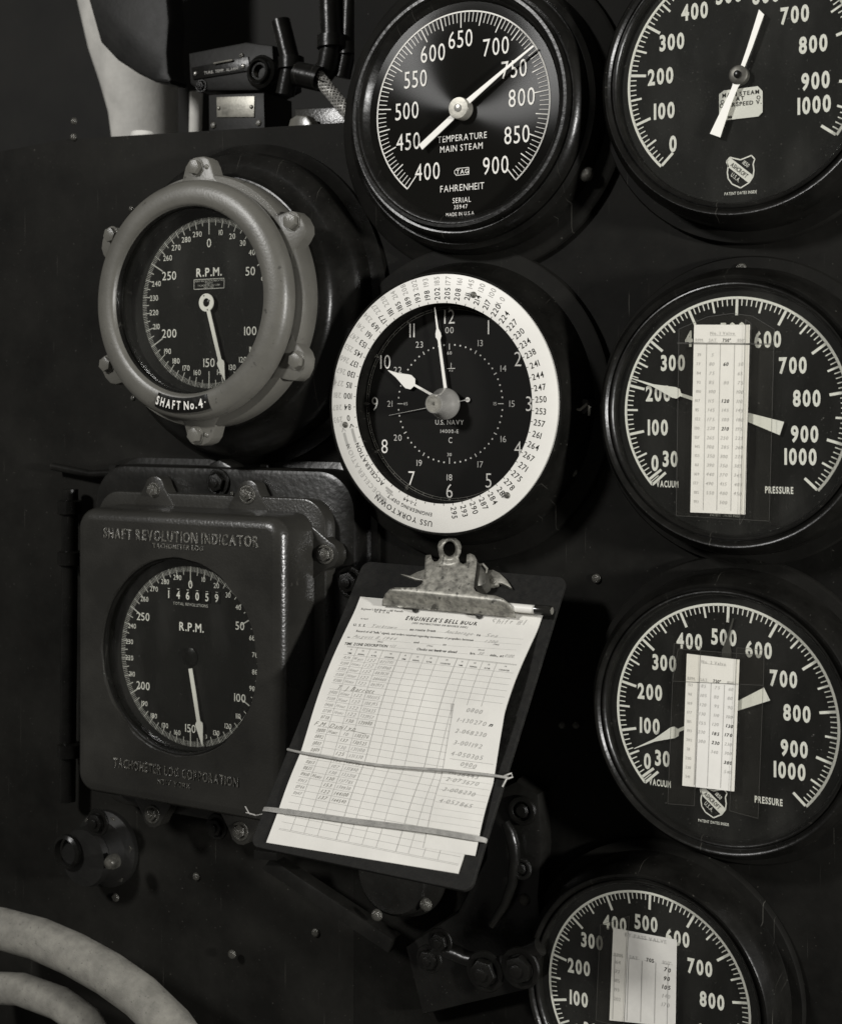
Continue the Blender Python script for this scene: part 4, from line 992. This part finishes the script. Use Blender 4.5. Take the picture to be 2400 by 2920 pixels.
# pen under the clip
pn = bthing('pen', 'white barrelled pen with black cap tucked behind the clip', 'pen')
p0 = onb(CB, 1000, 385, .009); p1 = onb(CB, 1500, 432, .009); p2 = onb(CB, 1578, 438, .009)
b = MB(); b.tube([p0, p1], .0037, 20); b.build('barrel', 'ring', pn)
b = MB(); d_ = (Vector(p2)-Vector(p1)).normalized(); pe = Vector(p2)
b.tube([Vector(p1)-d_*.001, pe-d_*.001, pe], .0043, 20, taper=[1, 1, .85]); b.build('cap', 'cap', pn)
b = MB(); b.tube([pe-d_*.0002, pe+d_*.0004], .0030, 20); b.build('cap_end', 'plate', pn)

# ================================================================== ABOVE THE LEFT BOARD EDGE
def back(name, label, cat, h, group=None): return thing(name, label, cat, 0, 0, 0, group)
def Q(px_, py_, h): X_, Z_ = P(px_, py_, h); return (X_, Z_, h)
d = back('duct', 'pale grey lagged pipe bend behind the upper left board edge', 'pipe', -.2)
b = MB(); b.tube([Q(x_, y_, -.34) for x_, y_ in ((350, -160), (362, 0), (378, 120), (396, 220), (408, 310), (413, 390), (416, 480), (416, 600))], .060, 40, taper=[1.2, 1.1, 1, .88, .78, .74, .72, .72]); b.build('pipe_bend', 'light_pipe', d)
b = MB(); b.tube([Q(405, 376, -.02), Q(405, 384, -.02), Q(405, 440, -.02)], .0125, 28, taper=[.9, 1, 1]); b.build('stub_end', 'light_pipe', d)
d2 = back('duct', 'thin pale pipe standing left of the black alarm box', 'pipe', -.2)
b = MB(); b.tube([Q(x_, y_, -.25) for x_, y_ in ((560, 262), (558, 330), (556, 430))], .0080, 20); b.build('pipe', 'light_pipe', d2)
d = back('cowl', 'glossy black curved cowl hanging at the top left in front of the pale pipe', 'machine cover', -.1)
b = MB(); h_ = -.12
b.prism([Q(x_, y_, h_)[:2] for x_, y_ in ((285, 120), (330, 168), (390, 208), (440, 232), (480, 236), (487, 226), (478, 205), (474, 150), (480, 60), (470, -40), (240, -40))], h_-.03, h_, .004); b.build('cowl_shell', 'matte', d)
# alarm box and plates
al = back('alarm_box', 'black box with lettered plate turb. temp. alarm above the left board edge', 'alarm box', -.06); h_ = -.06
b = MB(); b.prism([Q(x_, y_, h_)[:2] for x_, y_ in ((536, 150), (700, 118), (776, 128), (782, 236), (740, 258), (566, 258), (540, 236))], h_-.05, h_, .003); b.build('box', 'matte', al)
b = MB(); b.prism([Q(x_, y_, h_+.002)[:2] for x_, y_ in ((545, 192), (706, 160), (712, 200), (550, 226))], h_, h_+.002, .0003); tp = b.build('label_plate', 'case', al)
b = MB(); a_ = Q(582, 207, h_+.0024); c_ = Q(678, 194, h_+.0024); gl, w0 = layout('TURB. TEMP. ALARM', 0, 0, .14)
b.text('TURB. TEMP. ALARM', (a_[0]+c_[0])/2, (a_[1]+c_[1])/2, h_+.0024, .0030, math.hypot(c_[0]-a_[0], c_[1]-a_[1])/(w0*.0030/.69), 0, 0, .14, rot=math.atan2(c_[1]-a_[1], c_[0]-a_[0])); flat(b, 'lettering', 'print2', tp)
for x_, y_, r_ in ((558, 209, .0024), (694, 188, .0026)): q = Q(x_, y_, h_+.002); fastener('round', tp, q[0], q[1], h_+.002, r_, 'brass')
q = Q(722, 213, h_+.002); fastener('round', al, q[0], q[1], h_, .0048, 'plate', name='knob')
b = MB(); b.tube([Q(610, 180, h_+.004), Q(664, 170, h_+.004)], .0010, 8); b.build('handle', 'plate', al)
q = Q(748, 205, h_); b = MB(); b.lathe([(.017, h_-.004), (.0175, h_+.003), (.0150, h_+.005), (.0135, h_+.004), (.0125, h_+.008), (.0105, h_+.009), (.0090, h_+.006), (.0070, h_+.006)], 40, T=TR(q[0], q[1], 0)); b.build('gland', 'case', al)
q = Q(690, 158, h_); fastener('slot', al, q[0], q[1], h_, .0030, 'dbolt', .4); q = Q(575, 245, h_); fastener('hexcup', al, q[0], q[1], h_, .0050, 'case')
jb = back('junction_box', 'small black box carrying a blank dull metal plate above the left board edge', 'box', -.05); h_ = -.045
b = MB(); b.prism([Q(x_, y_, h_)[:2] for x_, y_ in ((592, 268), (752, 262), (756, 420), (594, 430))], h_-.05, h_, .003); b.build('box', 'matte', jb)
b = MB(); b.prism([Q(x_, y_, h_+.0015)[:2] for x_, y_ in ((617, 276), (725, 273), (724, 333), (618, 333))], h_, h_+.0015, .0003); tp = b.build('metal_plate', 'plate', jb)
for x_, y_ in ((624, 308), (717, 304)): q = Q(x_, y_, h_+.0015); fastener('round', tp, q[0], q[1], h_+.0015, .0022, 'plate')
for x_, y_ in ((609, 357), (738, 350)): q = Q(x_, y_, h_); fastener('slot', jb, q[0], q[1], h_, .0034, 'bolt')
bhz = back('braided_hose', 'short woven metal hose slanting behind the temperature gauge', 'hose', -.05); h_ = -.04
b = MB(); pA, pB = Vector(Q(905, 215, h_)), Vector(Q(1000, 330, h_)); dd = (pB-pA); L = dd.length; dd.normalize()
b.tube([pA, pB], .0058, 16); b.build('core', 'dsteel', bhz)
xx = dd.cross(Vector((0, 0, 1))).normalized(); yy = xx.cross(dd); b = MB()
for s in range(16):
    dr = 1 if s < 8 else -1; ph = 2*math.pi*(s % 8)/8
    b.tube([pA+dd*L*i/24+(xx*math.cos(ph+dr*i*.42)+yy*math.sin(ph+dr*i*.42))*(.0061+.0003*((i+s) % 2)) for i in range(25)], .0010, 5)
b.build('woven_braid', 'braid', bhz)
b = MB(); q1 = Q(850, 210, h_); q2 = Q(915, 225, h_); b.tube([q1, q2, pA+dd*.006], .0125, 20); b.build('end_fitting', 'case', bhz)
ub = back('union_block', 'dull grey block and hexagon nut standing on the upper left board edge', 'pipe fitting', -.02); h_ = -.02
b = MB(); b.prism([Q(x_, y_, h_-.02)[:2] for x_, y_ in ((838, 308), (990, 302), (990, 400), (838, 410))], h_-.05, h_-.02, .003); b.build('block', 'box', ub)
b = MB(); b.prism([Q(x_, y_, h_)[:2] for x_, y_ in ((819, 365), (826, 338), (843, 327), (873, 328), (888, 350), (886, 400), (820, 400))], h_-.014, h_, .002); b.build('hexagon_nut', 'bolt', ub)
# dark pipes running up behind, right of the alarm box
for i, (pts, r_, lb) in enumerate((([(800, 60), (830, 180), (812, 270)], .010, 'black gloss pipe rising just right of the alarm box'), ([(940, -60), (948, 120), (935, 190), (900, 235)], .012, 'black bent pipe meeting the braided hose'), ([(1000, -80), (992, 140), (975, 220)], .009, 'slender black pipe nearest the temperature gauge'))):
    t = thing('steam_pipe', lb, 'pipe', 0, 0, 0, 'dark pipes above the left board edge')
    b = MB(); b.tube([Q(x_, y_, -.06-.01*i) for x_, y_ in pts], r_, 20); b.build('pipe', 'case', t)
    q = Q(*pts[1], -.06-.01*i); b = MB(); b.tube([(q[0], q[1]-.006, q[2]), (q[0], q[1]+.006, q[2])], r_*1.35, 20); b.build('collar', 'case', t)
for px_, py_, lb in ((212, 345, 'upper left of the board above'), (210, 390, 'left end of the board ledge')):
    lone('round', 'rivet', 'worn rivet at the far left, ' + lb, 'rivet', px_, py_, .001, .0040, 'dbolt')
lone('hex', 'bolt', 'small bright bolt between the tachometer lugs at its upper right', 'bolt', 842, 570, .03, .0060, 'dbolt', .3)
lone('hex', 'bolt', 'small bolt under the lower right edge of the tachometer', 'bolt', 836, 1148, .03, .0055, 'dbolt', .1)
lone('round', 'rivet', 'small rivet under the lower left edge of the tachometer', 'rivet', 380, 1135, .02, .0032, 'dbolt')
lone('round', 'rivet', 'small rivet left above the tachometer', 'rivet', 376, 595, .02, .0032, 'dbolt')

# ================================================================== BELOW: hose, valve, castings
hs = thing('hose', 'thick pale cloth covered hose crossing the lower left corner', 'hose', 0, 0)
b = MB(); b.tube([Q(x_, y_, .10) for x_, y_ in ((-140, 2625), (0, 2648), (110, 2678), (210, 2722), (310, 2778), (400, 2842), (490, 2930), (560, 3030))], .0200, 32); b.build('hose_body', 'hose', hs, smooth=60)
b = MB(); b.tube([Q(x_, y_, .075) for x_, y_ in ((-140, 2812), (60, 2822), (170, 2862), (245, 2915), (310, 3010))], .016, 24); b.build('second_turn', 'hose', hs, smooth=60)
vx, vz = P(255, 2440, .03); v = thing('valve', 'dark enamelled valve body with bright cap at the lower left edge', 'valve', vx, vz)
MB().solid([(.040, 0), (.040, .006), (.032, .012), (.028, .030), (.031, .034), (.029, .040)], 64).build('valve_body', 'matte', v)
q = at(v, 310, 2463, .05); b = MB(); b.solid([(.0075, .040), (.0075, .047), (.0055, .051), (.002, .0525)], 24, T=TR(q[0], q[1], 0)); b.build('cap', 'dbolt', v)
q = at(v, 262, 2352, .05); fastener('hexcup', v, q[0], q[1], .040, .0095, 'case')
for i in range(6):
    x, y = pol(60*i+20, .0345); fastener('hex', v, x, y, .006, .004, 'dbolt', i)
x, y = at(v, 190, 2430, .045); MB().lathe([(.014, .040), (.0175, .042), (.0175, .046), (.014, .048)], 40, T=TR(x, y, 0), closed=True).build('handwheel_rim', 'case', v)
# rail from under the clipboard
t = thing('bracket', 'black slanting bracket coming out from under the clipboard foot', 'bracket', 0, 0)
b = MB(); pts = [(770, 2448), (1120, 2680), (1105, 2720), (745, 2480)]
b.prism([P(x_, y_, .05) for x_, y_ in pts], .035, .050, .002); b.build('arm', 'cast', t)
b = MB(); b.prism([P(x_, y_, .062) for x_, y_ in ((722, 2425), (788, 2432), (786, 2456), (722, 2452))], .05, .062, .0015); b.build('pad', 'cast', t)
x, y = P(1072, 2612, .052); fastener('round', t, x, y, .05, .0055, 'dbolt')
# casting with bosses, right of the clipboard foot
t = thing('pump_casting', 'black rounded casting with bosses right of the clipboard foot', 'casting', 0, 0)
out = [(1395, 2260), (1470, 2225), (1535, 2265), (1545, 2420), (1535, 2560), (1548, 2700), (1500, 2830), (1200, 2900), (1150, 2700), (1300, 2600), (1380, 2450)]
b = MB(); b.prism([P(x_, y_, .02) for x_, y_ in out], 0, .020, .006); b.build('body', 'cast', t)
x, y = P(1492, 2310, .02); fastener('ring', t, x, y, .020, .0125, 'case', name='boss')
x, y = P(1478, 2482, .035); fastener('ring', t, x, y, .028, .0095, 'cast', name='plug')
b = MB(); b.tube([(*P(x_, y_, .03), .030) for x_, y_ in ((1440, 2345), (1455, 2375), (1464, 2410), (1468, 2450), (1460, 2520), (1440, 2580), (1400, 2640))], .0055, 16, taper=[.7, 1, 1, .9, .8, .8, .6]); b.build('curved_rib', 'cast', t)
x, y = P(1495, 2566, .02); fastener('round', t, x, y, .020, .0055, 'dbolt', name='stud')
x, y = P(1512, 2705, .02); fastener('round', t, x, y, .018, .0050, 'plate', name='stud')
t = thing('valve_cluster', 'black valve levers and nuts at the bottom below the clipboard', 'valve', 0, 0)
b = MB(); b.tube([(*P(x_, y_, .05), .050) for x_, y_ in ((1215, 2745), (1255, 2700), (1330, 2735), (1420, 2752), (1480, 2730), (1540, 2700))], .0085, 16, taper=[.8, 1, .8, .8, 1, .9]); b.build('lever', 'cast', t)
for x_, y_, r_, kx in ((1248, 2690, .008, 'hexcup'), (1217, 2740, .0085, 'hexcup'), (1378, 2775, .012, 'hexcup'), (1478, 2765, .012, 'hexcup')):
    x, y = P(x_, y_, .06); fastener(kx, t, x, y, .055, r_, 'case', x_)
t = thing('conduit', 'black vertical conduit with collars down the far left beside the indicator box', 'pipe', 0, 0)
b = MB(); b.tube([(*P(200, 1395, .02), .02), (*P(200, 1450, .02), .02), (*P(196, 1900, .02), .02), (*P(192, 2285, .02), .02)], .0085, 24); b.build('pipe', 'case', t)
for y_ in (1447, 1592, 2140):
    q = P(199, y_, .02); b = MB(); b.tube([(q[0], q[1]-.008, .02), (q[0], q[1]-.0065, .02), (q[0], q[1]+.0065, .02), (q[0], q[1]+.008, .02)], .0125, 24, taper=[.8, 1, 1, .8]); b.build('collar', 'case', t)
t = thing('pump_cover', 'round black cover with rivets half hidden under the clipboard foot', 'cover', *P(1165, 2470, .0))
MB().solid([(.044, 0), (.044, .008), (.040, .012), (.037, .030), (.034, .033)], 64).build('cover', 'cast', t)
for i in range(8):
    x, y = pol(45*i+10, .0405); fastener('round', t, x, y, .0105, .0022, 'dbolt')
t = thing('cable', 'thin black cable clipped along the board below the tachometer', 'cable', 0, 0)
b = MB(); b.tube([(*P(x_, y_, .012), .012) for x_, y_ in ((150, 1330), (260, 1352), (420, 1345), (600, 1352), (820, 1345), (960, 1360), (1015, 1420), (1030, 1560), (1030, 1760))], .0042, 12); b.build('sheath', 'case', t)
for x_, y_ in ((330, 1350), (760, 1348)):
    q = P(x_, y_, .012); b = MB(); b.levels(bevel_loops(rrect(q[0]-.005, q[1]-.009, q[0]+.005, q[1]+.009, .002), [(0, 0), (0, .0165), (.001, .0175)])); b.build('clip', 'cast', t)
for px_, py_, r_, lb in ((1700, 1650, .0042, 'left of the gap between the two valve gauges'), (1560, 640, .0045, 'below the temperature gauge, above the clock'), (1010, 1330, .0050, 'at the lower left of the clock ring'),
                         (330, 2560, .0045, 'above the hose near the lower left corner'), (560, 2500, .0040, 'below the middle of the indicator box'), (900, 2660, .0042, 'well below the clipboard foot at left')):
    lone('slot', 'screw', 'small dark screw ' + lb, 'screw', px_, py_, .001, r_, 'dbolt', px_*.01, group='small screws scattered over the board')
lone('round', 'stud', 'small bright stud below the clipboard foot, left of the casting', 'stud', 1215, 2580, .03, .0060, 'dbolt')
lone('slot', 'screw', 'small screw near the bottom of the board between hose and valve levers', 'screw', 662, 2722, .01, .0045, 'dbolt', 1.3)
lone('round', 'rivet', 'pair rivet left in the gap between the No. 1 and No. 2 Valve gauges', 'rivet', 1602, 2068, .004, .0035, 'dbolt')
lone('round', 'rivet', 'pair rivet right beside the gap between the clock and lower gauges', 'rivet', 1642, 2068, .004, .0035, 'dbolt')

bpy.data.objects.remove(_to)
for o in bpy.context.scene.objects:
    if o.type == 'MESH' and not o.data.materials: print('nomat', o.name)
